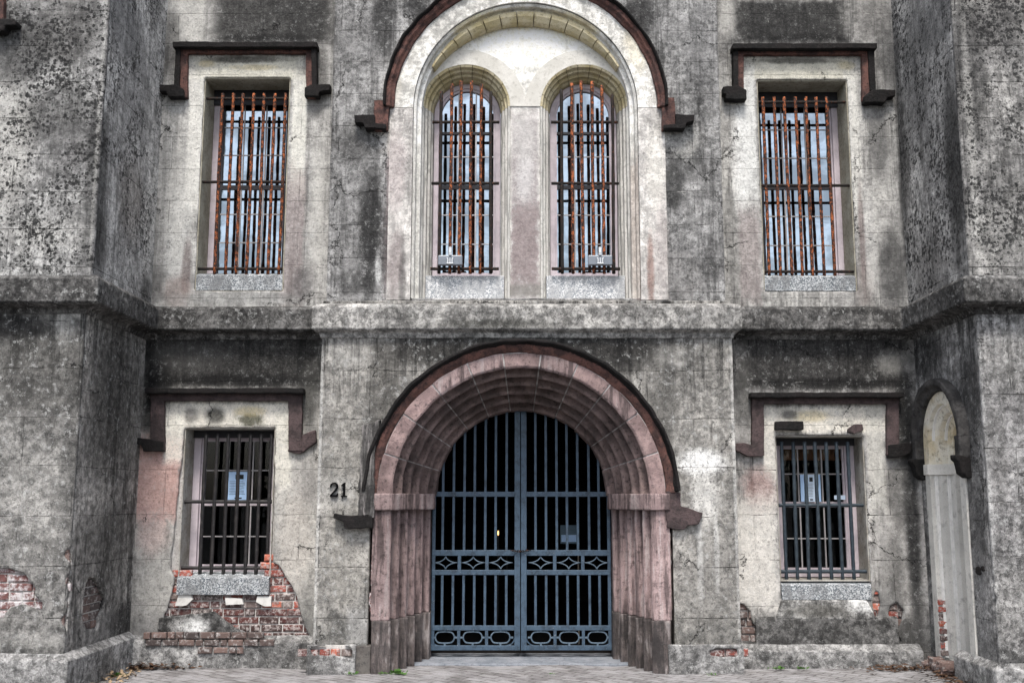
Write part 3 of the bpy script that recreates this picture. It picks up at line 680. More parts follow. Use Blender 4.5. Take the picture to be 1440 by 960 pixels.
# lower bay: wall with the doorway taken out
zb = 0.
door = [(PCX-R_OUT, -.1)]+[(PCX-R_OUT*math.cos(PI*i/60), PZ+R_OUT*math.sin(PI*i/60)) for i in range(61)]+[(PCX+R_OUT, -.1)]
outer = [(BL, -.1)]+door+[(BR, -.1), (BR, ZS), (BL, ZS)]
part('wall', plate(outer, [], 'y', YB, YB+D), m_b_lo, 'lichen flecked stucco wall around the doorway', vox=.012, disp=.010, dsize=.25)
core = [(BL+.03, -.1)]+[(PCX-R_OUT-.02, -.1)]+[(PCX-(R_OUT+.02)*math.cos(PI*i/60), PZ+(R_OUT+.02)*math.sin(PI*i/60)) for i in range(61)]+[(PCX+R_OUT+.02, -.1), (BR-.03, -.1), (BR-.03, ZS), (BL+.03, ZS)]
part('masonry', plate(core, [], 'y', YB+D+.004, YG+.15), m_mortar)
# upper bay
z0u = ZS-.02; sill_z = P(739, 419, YBU)[1]
archh = arch(up_cx, up_cz, R_UP, sill_z, 60)
part('wall', plate(rect(BLU, BRU, z0u, ZT), [archh], 'y', YBU, YBU+D), m_b_up, 'stained stucco wall around the twin arched windows', vox=.012, disp=.010, dsize=.25)
part('masonry', plate(rect(BLU+.02, BRU-.02, z0u, ZT), [archh], 'y', YBU+D+.004, YBU+.3), m_core)
# flat cream band between hood and recess
bm = bmesh.new(); add_ring(bm, [(R_UP+.002, YBU-.012), (R_UP+.20, YBU-.012), (R_UP+.20, YBU+.01), (R_UP+.002, YBU+.01)], up_cx, up_cz, 0, PI, 70)
part('arch_band', bm, m_band, 'cream rendered band over the twin windows', bevel=.004)
for nm_, pts_, cols_ in (('left', [(545,168),(572,168),(570,419),(546,419)], [(557,240,16,70,(.42,.37,.36),.6), (556,370,14,60,(.28,.24,.235),.7), (566,400,6,60,DARK,.5)]),
                         ('right', [(906,150),(930,150),(930,186),(938,190),(939,419),(908,419)], [(922,240,16,70,(.62,.60,.55),.6), (915,380,6,60,(.26,.15,.12),.7), (930,350,12,80,(.42,.38,.365),.6)])):
    part('pilaster_strip', plate(rect(*((P(546,290,YBU)[0], up_cx-R_UP-.003) if nm_ == 'left' else (up_cx+R_UP+.003, P(937,290,YBU)[0])), sill_z-.02, up_cz-.002), [], 'y', YBU-.009, YBU+.01), stucco('strip_render', (.56,.54,.51), (.44,.42,.40), mott=.1, streak=.12, joints=False, Y=YBU, seed=60, fleck=.2, grain=.5, contrast=.25, stains=cols_), 'smooth pinkish grey strip on the '+nm_+' of the twin windows')
# recess mouldings: steps back to the tympanum
r = R_UP; Y1 = YBU+.20
prof = [(r-.002, YBU+.01), (r-.03, YBU+.03), (r-.03, YBU+.09), (r-.075, YBU+.10), (r-.075, Y1+.02), (r+.02, Y1+.02), (r+.02, YBU+.05), (r-.002, YBU+.05)]
bm = bmesh.new(); add_ring(bm, prof, up_cx, up_cz, 0, PI, 70, jamb=up_cz-sill_z)
part('recess_moulding', bm, m_yel if 0 else m_cream, 'stepped cream moulding', bevel=.006)
# relieving roll inside the arch (the crescent under the crown)
bm = bmesh.new()
rr = r-.072; RC, DC = 163*YBU/F, 23*YBU/F
def r_in(a): return -DC*math.sin(a)+math.sqrt(RC*RC-(DC*math.cos(a))**2)
for k in range(13):
    a0 = math.radians(26+128*k/13)+.005; a1 = math.radians(26+128*(k+1)/13)-.005
    rings = []
    for i in range(7):
        a = a0+(a1-a0)*i/6; ri_ = min(r_in(a), rr-.006); ca, sa = math.cos(a), math.sin(a)
        w_ = rr-ri_
        rings.append([bm.verts.new((up_cx-q*ca, d, up_cz+q*sa)) for q, d in ((rr+.01, YBU+.07), (rr-w_*.4, YBU+.065), (ri_+w_*.1, YBU+.10), (ri_, YBU+.13), (ri_, Y1+.01), (rr+.01, Y1+.01))])
    for r0, r1 in zip(rings, rings[1:]):
        for i in range(6): bm.faces.new((r0[i], r0[(i+1) % 6], r1[(i+1) % 6], r1[i]))
    bm.faces.new(rings[0]); bm.faces.new(list(reversed(rings[-1])))
part('arch_stone', bm, m_yel, 'yellowed stone ring under the crown')
# the twin lights
LR = .365; LO = .47
lights = []
for px in (656, 821):
    cx = P(px, 172, YBU+.3)[0]; cz = P(px, 150, Y1)[1]
    lights.append((cx, cz))
ap = [arch(cx, cz, LO, sill_z-.02+.004, 40) for cx, cz in lights]
ap = [[(p[0], max(p[1], sill_z+.002)) for p in a] for a in ap]
tymp = arch(up_cx, up_cz, r-.07, sill_z-.05, 60)
part('tympanum', plate(tymp, ap, 'y', Y1, Y1+.05), m_cream, 'smooth cream panel holding the twin windows', vox=.012, disp=.006, dsize=.3)
# shallow raised rings where the twin hoods meet
for cx, cz in lights:
    OB = LO+.16; xin = up_cx; xout = up_cx+(-1 if cx < up_cx else 1)*(R_UP-.085)
    lo_x, hi_x = min(xin, xout)+.001, max(xin, xout)-.001
    ou = [(min(hi_x, max(lo_x, cx-OB*math.cos(PI*i/60))), cz+OB*math.sin(PI*i/60)) for i in range(61)]
    ou = [p for i, p in enumerate(ou) if i == 0 or abs(p[0]-ou[i-1][0])+abs(p[1]-ou[i-1][1]) > 1e-5]
    inn = [(cx+(LO-.001)*math.cos(PI*i/50), cz+(LO-.001)*math.sin(PI*i/50)) for i in range(51)]
    bm = plate(ou+inn, [], 'y', Y1-.011, Y1+.01)
    part('light_band', bm, m_lband)
    st = [(LO, Y1-.012), (LO-.025, Y1+.0), (LO-.03, Y1+.05), (LO-.055, Y1+.055), (LO-.06, Y1+.11), (LO-.085, Y1+.12), (LO-.09, Y1+.17), (LR, Y1+.19), (LR, Y1+.40), (LO+.02, Y1+.40), (LO+.02, Y1+.06), (LO, Y1+.05)]
    bm = bmesh.new()
    for k in range(11):
        add_ring(bm, st, cx, cz, PI*k/11+.008, PI*(k+1)/11-.008, 6, jit=.004, seed=k+cx)
    part('arch_stone', bm, m_yel, 'yellowed stepped stones over the arched window')
    bm = bmesh.new(); st2 = [(a+.004, b+.004) for a, b in st]
    add_ring(bm, st2, cx, cz, 0, PI, 50)
    part('arch_joint', bm, plain('dark_joint_mortar', (.16,.14,.10), .9))  # dark mortar colour between the arch stones
    for s in (-1, 1):
        bm = plate([(cx+s*a, b) for a, b in st], [], 'z', sill_z, cz)
        part('jamb', bm, m_greystone, 'pale splayed jamb', bevel=.004)
# sloping ledge below the lights
bm = plate([(YBU-.03, sill_z-.10), (YBU-.03, sill_z-.03), (YBU+.1, sill_z+.01), (Y1+.4, sill_z+.03), (Y1+.4, sill_z-.10)], [], 'x', up_cx-R_UP+.01, up_cx+R_UP-.01)
part('ledge', bm, m_string, None, vox=.01, disp=.01)
for cx, cz in lights:
    zt = P(656, 388, Y1+.05)[1]
    part('window_sill', box(cx-LO+.06, cx+LO-.06, Y1+.035, Y1+.4, sill_z+.005, zt), m_granitel, 'pale speckled granite sill', bevel=.006)

# ---- hood moulds
def hood_poly(name, pts, Y, out, mat, label=None, seed=0, vox=.0065, disp=.009, amp=.0035):
    return part(name, plate(rough(PP(pts, Y), amp, .05, seed, 11), [], 'y', Y-out, Y+.012), mat, label, vox=vox, disp=disp, dsize=.12)
# rectangular label moulds: body then projecting cap
def label_mould(x0, x1, yt, yb, Y, w, foot, fl, fr, mb, mc, seed, lab, fy=18, capx=0):
    ybod = yt+5
    hood_poly('hood_mould', [(x0,ybod),(x1,ybod),(x1,yb),(x1-w,yb),(x1-w,yt+w-2),(x0+w,yt+w-2),(x0+w,yb),(x0,yb)], Y, .055, mb, lab, seed)
    hood_poly('hood_mould_cap', [(x0-4,yt),(x1+4,yt),(x1+4,yt+7.5),(x0-4,yt+7.5)], Y, .13, mc, None, seed+1)
    return
label_mould(252, 445, 66, 140, YSU, 13.5, 0, 0, 0, m_hood, m_hoodcap, 51, 'brown stone label mould over the upper left window')
hood_poly('hood_mould_leg', [(250,72),(257,72),(256,128),(248,128)], YSU, .085, m_hoodcap, None, 60)
hood_poly('hood_mould_leg', [(440,72),(447,72),(448,126),(441,126)], YSU, .095, m_hoodcap, None, 61)
hood_poly('hood_mould_foot', [(223,124),(250,124),(262,130),(262,141),(240,141),(238,134),(223,133)], YSU, .10, m_hoodcap, None, 62)
hood_poly('hood_mould_foot', [(431,128),(440,124),(466,123),(466,132),(452,134),(450,140),(431,140)], YSU, .10, m_hoodcap, None, 63)
label_mould(1031, 1224, 68, 144, YSU, 13.5, 0, 0, 0, m_hood, m_hoodcap, 71, 'brown stone label mould over the upper right window')
hood_poly('hood_mould_leg', [(1029,74),(1036,74),(1036,128),(1029,128)], YSU, .09, m_hoodcap, None, 64)
hood_poly('hood_mould_leg', [(1217,74),(1226,74),(1228,132),(1220,132)], YSU, .085, m_hoodcap, None, 65)
hood_poly('hood_mould_foot', [(1014,127),(1036,125),(1047,132),(1047,145),(1018,144),(1018,137),(1014,136)], YSU, .10, m_hoodcap, None, 66)
hood_poly('hood_mould_foot', [(1211,140),(1222,131),(1255,131),(1255,140),(1244,142),(1240,149),(1211,149)], YSU, .10, m_hoodcap, None, 67)
label_mould(214, 426, 547, 634, YS, 19, 0, 0, 0, m_hoodpink, m_hoodcap, 81, 'worn brown label mould over the lower left window')
hood_poly('hood_mould_foot', [(194,616),(213,617),(233,621),(233,635),(206,635),(203,627),(194,623)], YS, .085, m_hoodcap, None, 68)
hood_poly('hood_mould_foot', [(407,610),(426,612),(445,604),(446,621),(436,630),(428,637),(407,636)], YS, .045, m_hoodpink, None, 69, amp=.012)
label_mould(1056, 1262, 553, 640, YS, 17, 0, 0, 0, m_hoodpink, m_hoodcap, 91, 'worn brown label mould over the lower right window')
hood_poly('hood_mould_foot', [(1032,624),(1045,622),(1058,626),(1073,622),(1073,641),(1050,642),(1040,636),(1032,634)], YS, .06, m_hoodpink, None, 70, amp=.010)
hood_poly('hood_mould_foot', [(1246,626),(1262,624),(1278,622),(1280,634),(1266,643),(1246,643)], YS, .07, m_hoodcap, None, 72, amp=.010)
# fragment at the picture's left edge: the hood of a window in the wing, with its pale surround
hood_poly('hood_mould_foot', [(-30,33),(26,33),(30,37),(29,42),(14,43),(12,50),(-30,50)], YWU, .10, m_hoodcap, None, 73)
hood_poly('hood_mould_leg', [(-30,-160),(8,-160),(9,33),(-30,33)], YWU, .06, m_hood, 'pinkish leg of a label mould at the left wing', 74)
# arched hood of the upper bay
Y = YBU
ro = 211*Y/F; ri = 193*Y/F
def ring_hood(name, cx, cz, ri, ro, Y, out, mat, label, a0, a1, seed, extra=None, vox=.007, disp=.009, nseg=7, plane='y', sgn=1):
    bm = bmesh.new()
    for k in range(nseg):
        b0 = a0+(a1-a0)*k/nseg; b1 = a0+(a1-a0)*(k+1)/nseg
        w = (ro-ri)
        pr = [(ri, Y+.01*sgn), (ri, Y-out*.45*sgn), (ri+w*.3, Y-out*.6*sgn), (ri+w*.5, Y-out*sgn), (ro-w*.05, Y-out*sgn), (ro, Y-out*.85*sgn), (ro, Y+.01*sgn)]
        add_ring(bm, pr, cx, cz, b0-.004, b1+.004, 12, plane=plane, jit=.010, seed=seed+k*.37)
    return part(name, bm, mat, label, vox=vox, disp=disp, dsize=.12)
ring_hood('hood_mould', up_cx, up_cz, ri+.075, ro-.012, Y, .12, m_hoodcap, 'blackened outer ring of the arched hood over the twin windows', -.0, PI+.0, 3)
ring_hood('hood_mould_roll', up_cx, up_cz, ri, ri+.09, Y, .075, m_hood, 'dark brown inner roll of the arched hood over the twin windows', -.0, PI+.0, 3)
hood_poly('hood_mould_leg', [(527,144),(548,144),(546,186),(527,186)], Y, .06, m_hood, None, 75)
hood_poly('hood_mould_foot', [(501,167),(529,166),(529,178),(545,180),(544,186),(515,185),(513,178),(501,177)], Y, .11, m_hoodcap, None, 76)
hood_poly('hood_mould_leg', [(930,140),(947,140),(950,170),(948,186),(930,186)], Y, .06, m_hood, None, 77)
hood_poly('hood_mould_foot', [(948,166),(974,167),(974,175),(963,178),(961,186),(932,186),(932,181),(948,180)], Y, .11, m_hoodcap, None, 78)
# arched hood of the doorway
ro = 1.548; ri = 1.485
ring_hood('hood_mould', PCX, PZ, ri, ro, YB, .12, m_hoodcap, 'blackened arched hood over the doorway', math.radians(2), math.radians(178), 11, nseg=9)
bm = bmesh.new()
add_ring(bm, [(1.415, YB-.03), (1.47, YB-.065), (1.50, YB-.065), (1.50, YB+.02), (1.415, YB+.02)], PCX, PZ, math.radians(1), math.radians(179), 80, jit=.010, seed=4)
part('hood_mould_roll', bm, m_hood, None, vox=.009, disp=.012)
hood_poly('hood_mould_leg', [(514,598),(536,590),(529,640),(527,727),(506,727),(508,640)], YB, .10, m_hoodgrey, 'grey worn leg of the hood beside the doorway', 79, amp=.01)
hood_poly('hood_mould_foot', [(471,721),(480,724),(526,723),(526,742),(487,743),(485,733),(471,728)], YB, .10, m_hoodcap, None, 80, amp=.008)
hood_poly('hood_mould_leg', [(936,690),(957,692),(958,712),(970,716),(986,722),(982,735),(966,738),(962,744),(936,742)], YB, .06, m_hoodpink, 'broken pink foot of the hood beside the doorway', 83, amp=.01)

# ---- the doorway
FO, FI, IN = 1.448, 1.262, .955
FOA = 1.415
prof_face = [(FO, YB-.035), (FI+.02, YB-.035), (FI, YB-.02)]
steps = []
nst = 5
for k in range(nst):
    t0 = k/nst; ra = FI+(IN-FI)*t0; rb = FI+(IN-FI)*(k+1)/nst; ya = YB-.02+(YG-.08-YB)*t0; yb = YB-.02+(YG-.08-YB)*(k+1)/nst
    dr = rb-ra; dy = yb-ya
    # a hollow followed by a roll
    steps += [(ra+.010, ya+dy*.25), (ra+.042, ya+dy*.45), (ra+.046, ya+dy*.78), (ra+.015, ya+dy*.88), (rb+.024, ya+dy*.82), (rb+.008, ya+dy*.86), (rb, yb-.012), (rb, yb)]
prof_in = prof_face+steps
back = [(IN, YG+.10), (IN+.25, YG+.10), (FO, YB+.25)]
closed = prof_in+back
sp = [(math.radians(x)) for x in (0, 17, 34.5, 51, 67.5, 82.5, 98, 113.5, 129, 145, 162.5, 180)]
INA = .905
def arch_r(a): return min(a, FOA) if a >= FI else FI-(FI-a)*(FI-INA)/(FI-IN)
bm = bmesh.new(); bm2 = bmesh.new()
for k in range(11):
    dr = random.uniform(-.008, .008)
    pr = [(arch_r(a)+dr*(1 if i > 1 else .4), b+dr*.5) for i, (a, b) in enumerate(closed)]
    add_ring(bm if k in (0, 1, 2, 5, 7, 9, 10) else bm2, pr, PCX, PZ, sp[k]+.0052, sp[k+1]-.0052, 9, jit=.007, seed=k*1.7, mat2_from=3)
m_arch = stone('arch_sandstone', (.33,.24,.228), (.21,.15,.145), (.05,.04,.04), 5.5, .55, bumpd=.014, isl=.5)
# darker sandstone for every block face inside the front band
m_roll = stone('dark_roll_sandstone', (.215,.158,.147), (.11,.083,.078), (.018,.015,.015), 5., .55, bumpd=.014, isl=.4)
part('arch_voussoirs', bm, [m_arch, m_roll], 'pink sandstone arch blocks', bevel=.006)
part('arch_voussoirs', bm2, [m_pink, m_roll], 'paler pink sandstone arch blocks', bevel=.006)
bm = bmesh.new(); add_ring(bm, [(arch_r(a)+.009, b+.010) if i > 0 else (FOA, b+.010) for i, (a, b) in enumerate(closed)], PCX, PZ, .002, PI-.002, 90)
part('arch_joints', bm, plain('white_joint_mortar', (.46,.44,.43), .9, .25, 0, 30, .9), 'white mortar joints')
def jamb_poly(s, dr=0., dy=0.): return [(PCX+s*(a+dr), b+dy) for a, b in closed]
for s in (-1, 1):
    zc0, zc1 = P(560, 717, YB)[1], P(560, 694, YB)[1]
    zb1 = P(560, 872, YB)[1]
    part('door_jamb', plate(jamb_poly(s), [], 'z', zb1, zc0+.01), m_pink, 'fluted pink sandstone door jamb', vox=.0085, disp=.010, dsize=.14)
    part('jamb_base', plate(jamb_poly(s, -.012, -.018), [], 'z', -.02, zb1), stone('base_sandstone', (.13,.108,.102), (.085,.073,.07), (.035,.032,.032), 5., .5, streak=(3, 3, .4), bumpd=.014, isl=.2), 'dark base block of the jamb', vox=.009, disp=.010, dsize=.14)
    im = [(PCX+s*a, b) for a, b in [(FO+.0, YB-.075), (FI-.0, YB-.07), (IN-.045, YG-.22), (IN-.045, YG-.02), (IN+.2, YG), (FO, YB+.2)]]
    part('impost', plate(im, [], 'z', zc0, zc1+.002), m_pink, 'plain pink stone impost block', vox=.0085, disp=.012, dsize=.12)

# ---- string courses
def sc(z0, z1, out):   # weathered top, fascia, flat underside and a small hollow
    return [(-.03, z0-.075), (.012, z0-.075), (.03, z0-.02), (out-.02, z0-.004), (out, z0+.01), (out, z1-.03), (out-.025, z1), (-.03, z1+.03)]
zs1, zs0 = P(330, 433, YSU-.1)[1], P(330, 466, YSU-.1)[1]
zb1_, zb0_ = P(739, 427, YB-.10)[1], P(739, 463, YB-.10)[1]
part('string_course', sweep_plan([(-6.6, YW), (XL, YW), (XL, YS), (BL+.01, YS)], sc(zs0, zs1, .17)), m_string_s, 'dark moulded string course on the left', vox=.012, disp=.014, dsize=.2)
part('string_course', sweep_plan([(BR-.01, YS), (XR, YS), (XR, YW), (6.6, YW)], sc(zs0, zs1, .17)), m_string_s, 'dark moulded string course on the right', vox=.012, disp=.014, dsize=.2)
part('string_course', sweep_plan([(BL, YS-.02), (BL, YB), (BR, YB), (BR, YS-.02)], sc(zb0_, zb1_, .09)), stucco('bay_string_stone', (.40,.39,.37), (.22,.215,.205), contrast=.45, mott=.4, streak=.1, joints=False, seed=50, fleck=.4, Y=YB-.1, stains=[(770,460,9,7,LIGHT,.5,E,2.), (806,466,16,7,LIGHT,.45,E,2.), (846,457,12,9,LIGHT,.5,E,2.), (615,448,10,7,LIGHT,.45,E,2.), (700,455,100,8,(.07,.07,.06),.6)]), 'lichen ringed string course over the doorway', vox=.009, disp=.007, dsize=.2)

# ---- plinths
def pl_prof(z1, out): return [(-.02, -.3), (out, -.3), (out, z1-.055), (-.0, z1), (-.02, z1)]
part('plinth', sweep_plan([(-6.6, YW), (XL, YW), (XL, YS-.02)], pl_prof(P(50,918,YW)[1]+.0, .075)), m_plinth, 'rendered plinth of the left wing', vox=.013, disp=.012, dsize=.2)
part('plinth', sweep_plan([(XR, YS-.7), (XR, YW), (6.6, YW)], pl_prof(P(1420,935,YW)[1]+.02, .07)), m_plinth, 'rendered plinth of the right wing', vox=.013, disp=.012, dsize=.2)
zt = P(300, 897, YS-.08)[1]
bm = plate([(YS-.10, -.2), (YS-.10, zt-.04), (YS, zt+.02), (YS+.02, zt+.02), (YS+.02, -.2)], [], 'x', XL+.03, BL+.02)
part('plinth', bm, m_plinth, 'broken plinth below the lower left window', vox=.012, disp=.022, dsize=.14)
# row of dark bricks lying bared along the top of that plinth
bricks('exposed_brickwork', PP([(208,897),(240,894),(300,896),(345,895),(368,900),(366,908),(300,911),(240,905),(208,905)], YS-.10), YS-.10, 'y', m_brick2, 'row of dark rough bricks along the plinth', seed=12, proud=.022, course=.07, z0=zt-.075, blen=.16)
zt2 = P(1160, 906, YS-.08)[1]
bm = plate([(YS-.11, -.2), (YS-.11, zt2-.06), (YS-.03, zt2), (YS+.02, zt2), (YS+.02, -.2)], [], 'x', BR-.02, XR-.12)
part('plinth', bm, m_plinth, 'stepped plinth below the lower right window', vox=.012, disp=.012, dsize=.14)
zt3 = P(470, 906, YB-.07)[1]
def bayplinth(xa, xb, cuts, lab, seed):
    outer = rect(xa, xb, -.2, zt3)
    part('plinth', plate(outer, [rough(PP(c, YB-.08), .008, .03, seed+i, 20) for i, c in enumerate(cuts)], 'y', YB-.085, YB-.04), m_plinth, lab, vox=.011, disp=.014, dsize=.14)
    part('plinth_core', box(xa+.02, xb-.02, YB-.035, YB+.01, -.2, zt3-.01), m_mortar)
bayplinth(P(431,920,YB-.08)[0], P(500,920,YB-.08)[0], [[(436,909),(480,906),(496,911),(494,925),(468,922),(440,921)]], 'broken plinth left of the doorway', 3)
bricks('exposed_brickwork', PP([(440,914),(492,914),(490,922),(440,921)], YB-.04), YB-.04, 'y', m_brick, 'bared bricks in the plinth left of the doorway', seed=14, proud=.03)
bayplinth(P(940,920,YB-.08)[0], P(1046,920,YB-.08)[0], [[(994,915),(1012,911),(1036,911),(1040,922),(1014,923),(1000,922)]], 'broken plinth right of the doorway', 5)
bricks('exposed_brickwork', PP([(1000,915),(1036,915),(1036,921),(1000,921)], YB-.04), YB-.04, 'y', m_brick, 'bared bricks in the plinth right of the doorway', seed=15, proud=.03)
bm = box(P(500,900,YB)[0]+.005, PCX-FO+.01, YB-.05, YB+.1, -.1, P(510,907,YB)[1])
part('plinth', bm, stone('base_dark', (.13,.12,.11), (.09,.08,.075), (.04,.04,.04), 5., .4), 'dark plinth block beside the jamb', vox=.01, disp=.014)
# narrow bared brick edges next to the doorway and at the wing's corner
def strip(px0, px1, py0, py1, Y, seed, mat=None, amp=.008):
    n = int((py1-py0)/16)
    bm = bmesh.new(); rng = random.Random(seed)
    xa, xb = P(px0, py0, Y)[0], P(px1, py0, Y)[0]
    za, zb_ = P(px0, py1, Y)[1], P(px0, py0, Y)[1]
    z = za
    while z < zb_:
        h = rng.uniform(.05, .08); e = rng.uniform(-.012, .012)
        add_box(bm, xa+e, xb+rng.uniform(-.006, .006), Y-.008*rng.random()-.004, Y+.03, z, z+h-.010); z += h
    return part('exposed_brickwork', bm, mat or m_brick2, None, vox=.006, disp=.012, dsize=.05)
strip(523, 528, 742, 868, YB, 1, m_brick3)
strip(937, 943, 750, 870, YB, 2, m_brick2)

# ---- wings
for left in (1, 0):
    s = -1 if left else 1
    xi, xu = (XL, XLU) if left else (XR, XRU)
    xo = s*6.6
    for upper in (1, 0):
        x = xu if upper else xi; Y = YWU if upper else YW
        z0, z1 = (ZS, ZT) if upper else (-.1, ZS)
        holes = []
        if not upper and left:
            holes = [rough(PP([(-60,800),(10,799),(30,806),(47,822),(49,838),(60,848),(56,860),(35,850),(15,852),(2,868),(-60,866)], Y), .008, .04, 3, 16)]
            outer = [(xo, z0)]+[p for p in rough([(x+.0, z0), (x, P(100,890,Y)[1])], .0, .2, 1)][:1]
            edge = []
            zc0, zc1 = P(100,890,Y)[1], P(100,745,Y)[1]
            for k in range(40):
                z = zc0+(zc1-zc0)*k/39
                edge.append((x-max(0, .085*(noise.noise(Vector((z*9, 3, 1)))+.12)), z))
            outer = [(xo, z0), (x, z0)]+edge+[(x, z1), (xo, z1)]
        elif not upper:
            edge = []
            zc0, zc1 = P(1390,925,Y)[1], P(1390,740,Y)[1]
            for k in range(50):
                z = zc0+(zc1-zc0)*k/49
                edge.append((x+max(0, .05*(noise.noise(Vector((z*7, 9, 1)))-.05)), z))
            outer = [(xo, z0), (x, z0)]+edge+[(x, z1), (xo, z1)]
        else: outer = rect(min(x, xo), max(x, xo), z0, z1)
        mat = {(1,1): m_wl_up, (1,0): m_wr_up, (0,1): m_wl_lo, (0,0): m_wr_lo}[(upper, left)]
        part('wall', plate(outer, holes, 'y', Y, Y+D), mat, f"front wall of the {'left' if left else 'right'} wing {'above' if upper else 'below'} the string course", vox=.014, disp=.010, dsize=.25)
        # return wall
        mat = {(1,1): m_rl_up, (1,0): m_rr_up, (0,1): m_rl_lo, (0,0): m_rr_lo}[(upper, left)]
        ye = (YSU if upper else YS)+.02
        holes = []
        if not upper and left:
            holes = [rough([Q(a, b, x) for a, b in [(118,848),(121,822),(126,811),(134,812),(141,826),(148,842),(146,856),(140,868),(138,885),(122,884),(116,870)]], .006, .03, 8, 18)]
        if not upper and not left:
            ny0, ny1 = Q(1300, 700, x)[0], Q(1353, 700, x)[0]
            ncy = (ny0+ny1)/2; nr = abs(ny0-ny1)/2
            ncy = 9.95; nr = .465; zimp = Q(1325, 655, x)[1]; ncz = zimp+.25
            nich = arch(ncy, ncz, nr, Q(1325, 925, x)[1], 40)
            holes = [nich]
        z0r = z0
        part('return_wall', plate(rect(Y+D+.002, ye, z0r, z1), holes, 'x', x, x+s*D), mat, f"dark side of the {'left' if left else 'right'} wing {'above' if upper else 'below'} the string course", vox=.013, disp=.010, dsize=.25)
        if upper or left:
            cx0, cx1 = sorted((x+s*(D+.004), xo-s*.01))
            part('masonry', box(cx0, cx1, Y+D+.004, 11.4, z0+.001, z1-.002), m_mortar)
        else:
            cx0, cx1 = sorted((x+s*.40, xo-s*.01))
            part('masonry', box(cx0, cx1, Y+D+.004, 11.4, z0+.001, z1-.002), m_mortar)
            # wall thickness around the niche
            part('masonry', plate(rect(Y+D+.004, 11.4, z0+.001, z1-.002), [nich], 'x', x+D+.004, x+.398), m_greystone)
            NX = x
bricks('exposed_brickwork', PP([(-60,795),(62,795),(62,870),(-60,872)], YW), YW+D, 'y', m_brick3, 'whitewashed bricks showing through the left wing', seed=21, proud=.016, z0=.01)
q = [Q(a, b, XL) for a, b in [(112,806),(152,806),(152,890),(112,890)]]
bricks('exposed_brickwork', q, XL-D, 'x', m_brick2, 'grey worn bricks in the side of the left wing', seed=22, proud=.016, sgn=-1, z0=.01)
# corner bricks of the left wing
bm = bmesh.new(); rng = random.Random(5)
z = P(100,890,YW)[1]
while z < P(100,745,YW)[1]:
    h = .068
    add_box(bm, XL-.16, XL-.006-rng.random()*.02, YW+.006+rng.random()*.012, YW+.13, z, z+h-.012); z += h
part('exposed_brickwork', bm, m_brick2, 'brick edge along the left wing corner', vox=.007, disp=.012, dsize=.05)

# ---- niche in the right return
xn = NX
steps_n = [(nr, xn-.012), (nr-.12, xn-.012), (nr-.130, xn+.05), (nr-.20, xn+.07), (nr-.215, xn+.14), (nr-.30, xn+.16), (nr-.31, xn+.30), (nr+.015, xn+.32), (nr+.015, xn+.06), (nr, xn+.05)]
zbn = Q(1325, 925, xn)[1]
m_nich = stone('niche_sandstone', (.74,.71,.62), (.60,.52,.36), (.2,.17,.12), 3., .3, bumpd=.005)
bm = bmesh.new(); add_ring(bm, steps_n, ncy, ncz, 0, PI, 50, plane='x', jamb=.25)
part('niche_arch', bm, m_nich, 'pale yellow arch of the blind niche', bevel=.004)
m_nj = stone('niche_jamb_render', (.66,.645,.60), (.54,.53,.495), (.3,.29,.275), 2., .35, bumpd=.005)
for s in (-1, 1):
    pts = [(b, ncy+s*a) for a, b in steps_n]
    part('niche_jamb', plate(pts, [], 'z', zbn, zimp-.08), m_nj, None, bevel=.005)
    pts = [(xn-.03, ncy+s*(nr+.0)), (xn-.03, ncy+s*(nr-.11)), (xn+.19, ncy+s*(nr-.33)), (xn+.30, ncy+s*(nr-.33)), (xn+.3, ncy+s*nr)]
    part('niche_impost', plate(pts, [], 'z', zimp-.08, zimp+.025), m_lband, None, bevel=.008)
for s in (-1, 1):
    for rr_, dd_ in ((nr-.130, xn+.05), (nr-.215, xn+.14)):
        part('white_arris', box(dd_-.022, dd_+.006, ncy+s*rr_-.016, ncy+s*rr_+.016, zbn+.01, zimp-.082), plain('worn_lime_arris', (.82,.81,.78), .9) if s < 0 and rr_ > nr-.18 else bpy.data.materials['worn_lime_arris'])
for rr_, dd_ in ((nr-.130, xn+.05), (nr-.215, xn+.14)):
    bm = bmesh.new(); add_ring(bm, [(rr_+.010, dd_-.022), (rr_-.010, dd_-.022), (rr_-.010, dd_+.004), (rr_+.010, dd_+.004)], ncy, ncz, .02, PI-.02, 40, plane='x')
    part('white_arris', bm, bpy.data.materials['worn_lime_arris'])
part('niche_back', plate(arch(ncy, ncz, nr-.28, zimp+.01, 30), [], 'x', xn+.30, xn+.34), m_nich)
part('niche_back', plate(rect(ncy-nr+.28, ncy+nr-.28, zbn, zimp+.008), [], 'x', xn+.29, xn+.34), m_nj)
rng = random.Random(9)
for rr, dep, pz0, pz1 in ((nr-.20, xn+.10, 926, 862), (-(nr-.12), xn+.02, 925, 845)):
    bm = bmesh.new()
    z = Q(1335, pz0, xn)[1]
    while z < Q(1335, pz1, xn)[1]:
        add_box(bm, dep-.03, dep+.05, ncy-rr-.022-rng.random()*.01, ncy-rr+.022+rng.random()*.01, z, z+.052); z += .068
    part('exposed_brickwork', bm, m_brick, 'red brick strip bared in the niche jamb', vox=.006, disp=.008, dsize=.04)
# rubble base under the niche
bm = bmesh.new()
for k in range(16):
    y = Q(1280, 930, xn)[0]-.0+rng.uniform(-1.15, .0); zz = rng.uniform(0, .10)
    sx, sy, sz = rng.uniform(.04, .09), rng.uniform(.05, .11), rng.uniform(.03, .06)
    add_box(bm, xn-.06-sx, xn-.06+sx, y-sy, y+sy, zz-.03, zz+sz)
part('broken_base', bm, m_brick2, 'crumbled dark masonry under the niche', vox=.009, disp=.03, dsize=.06)
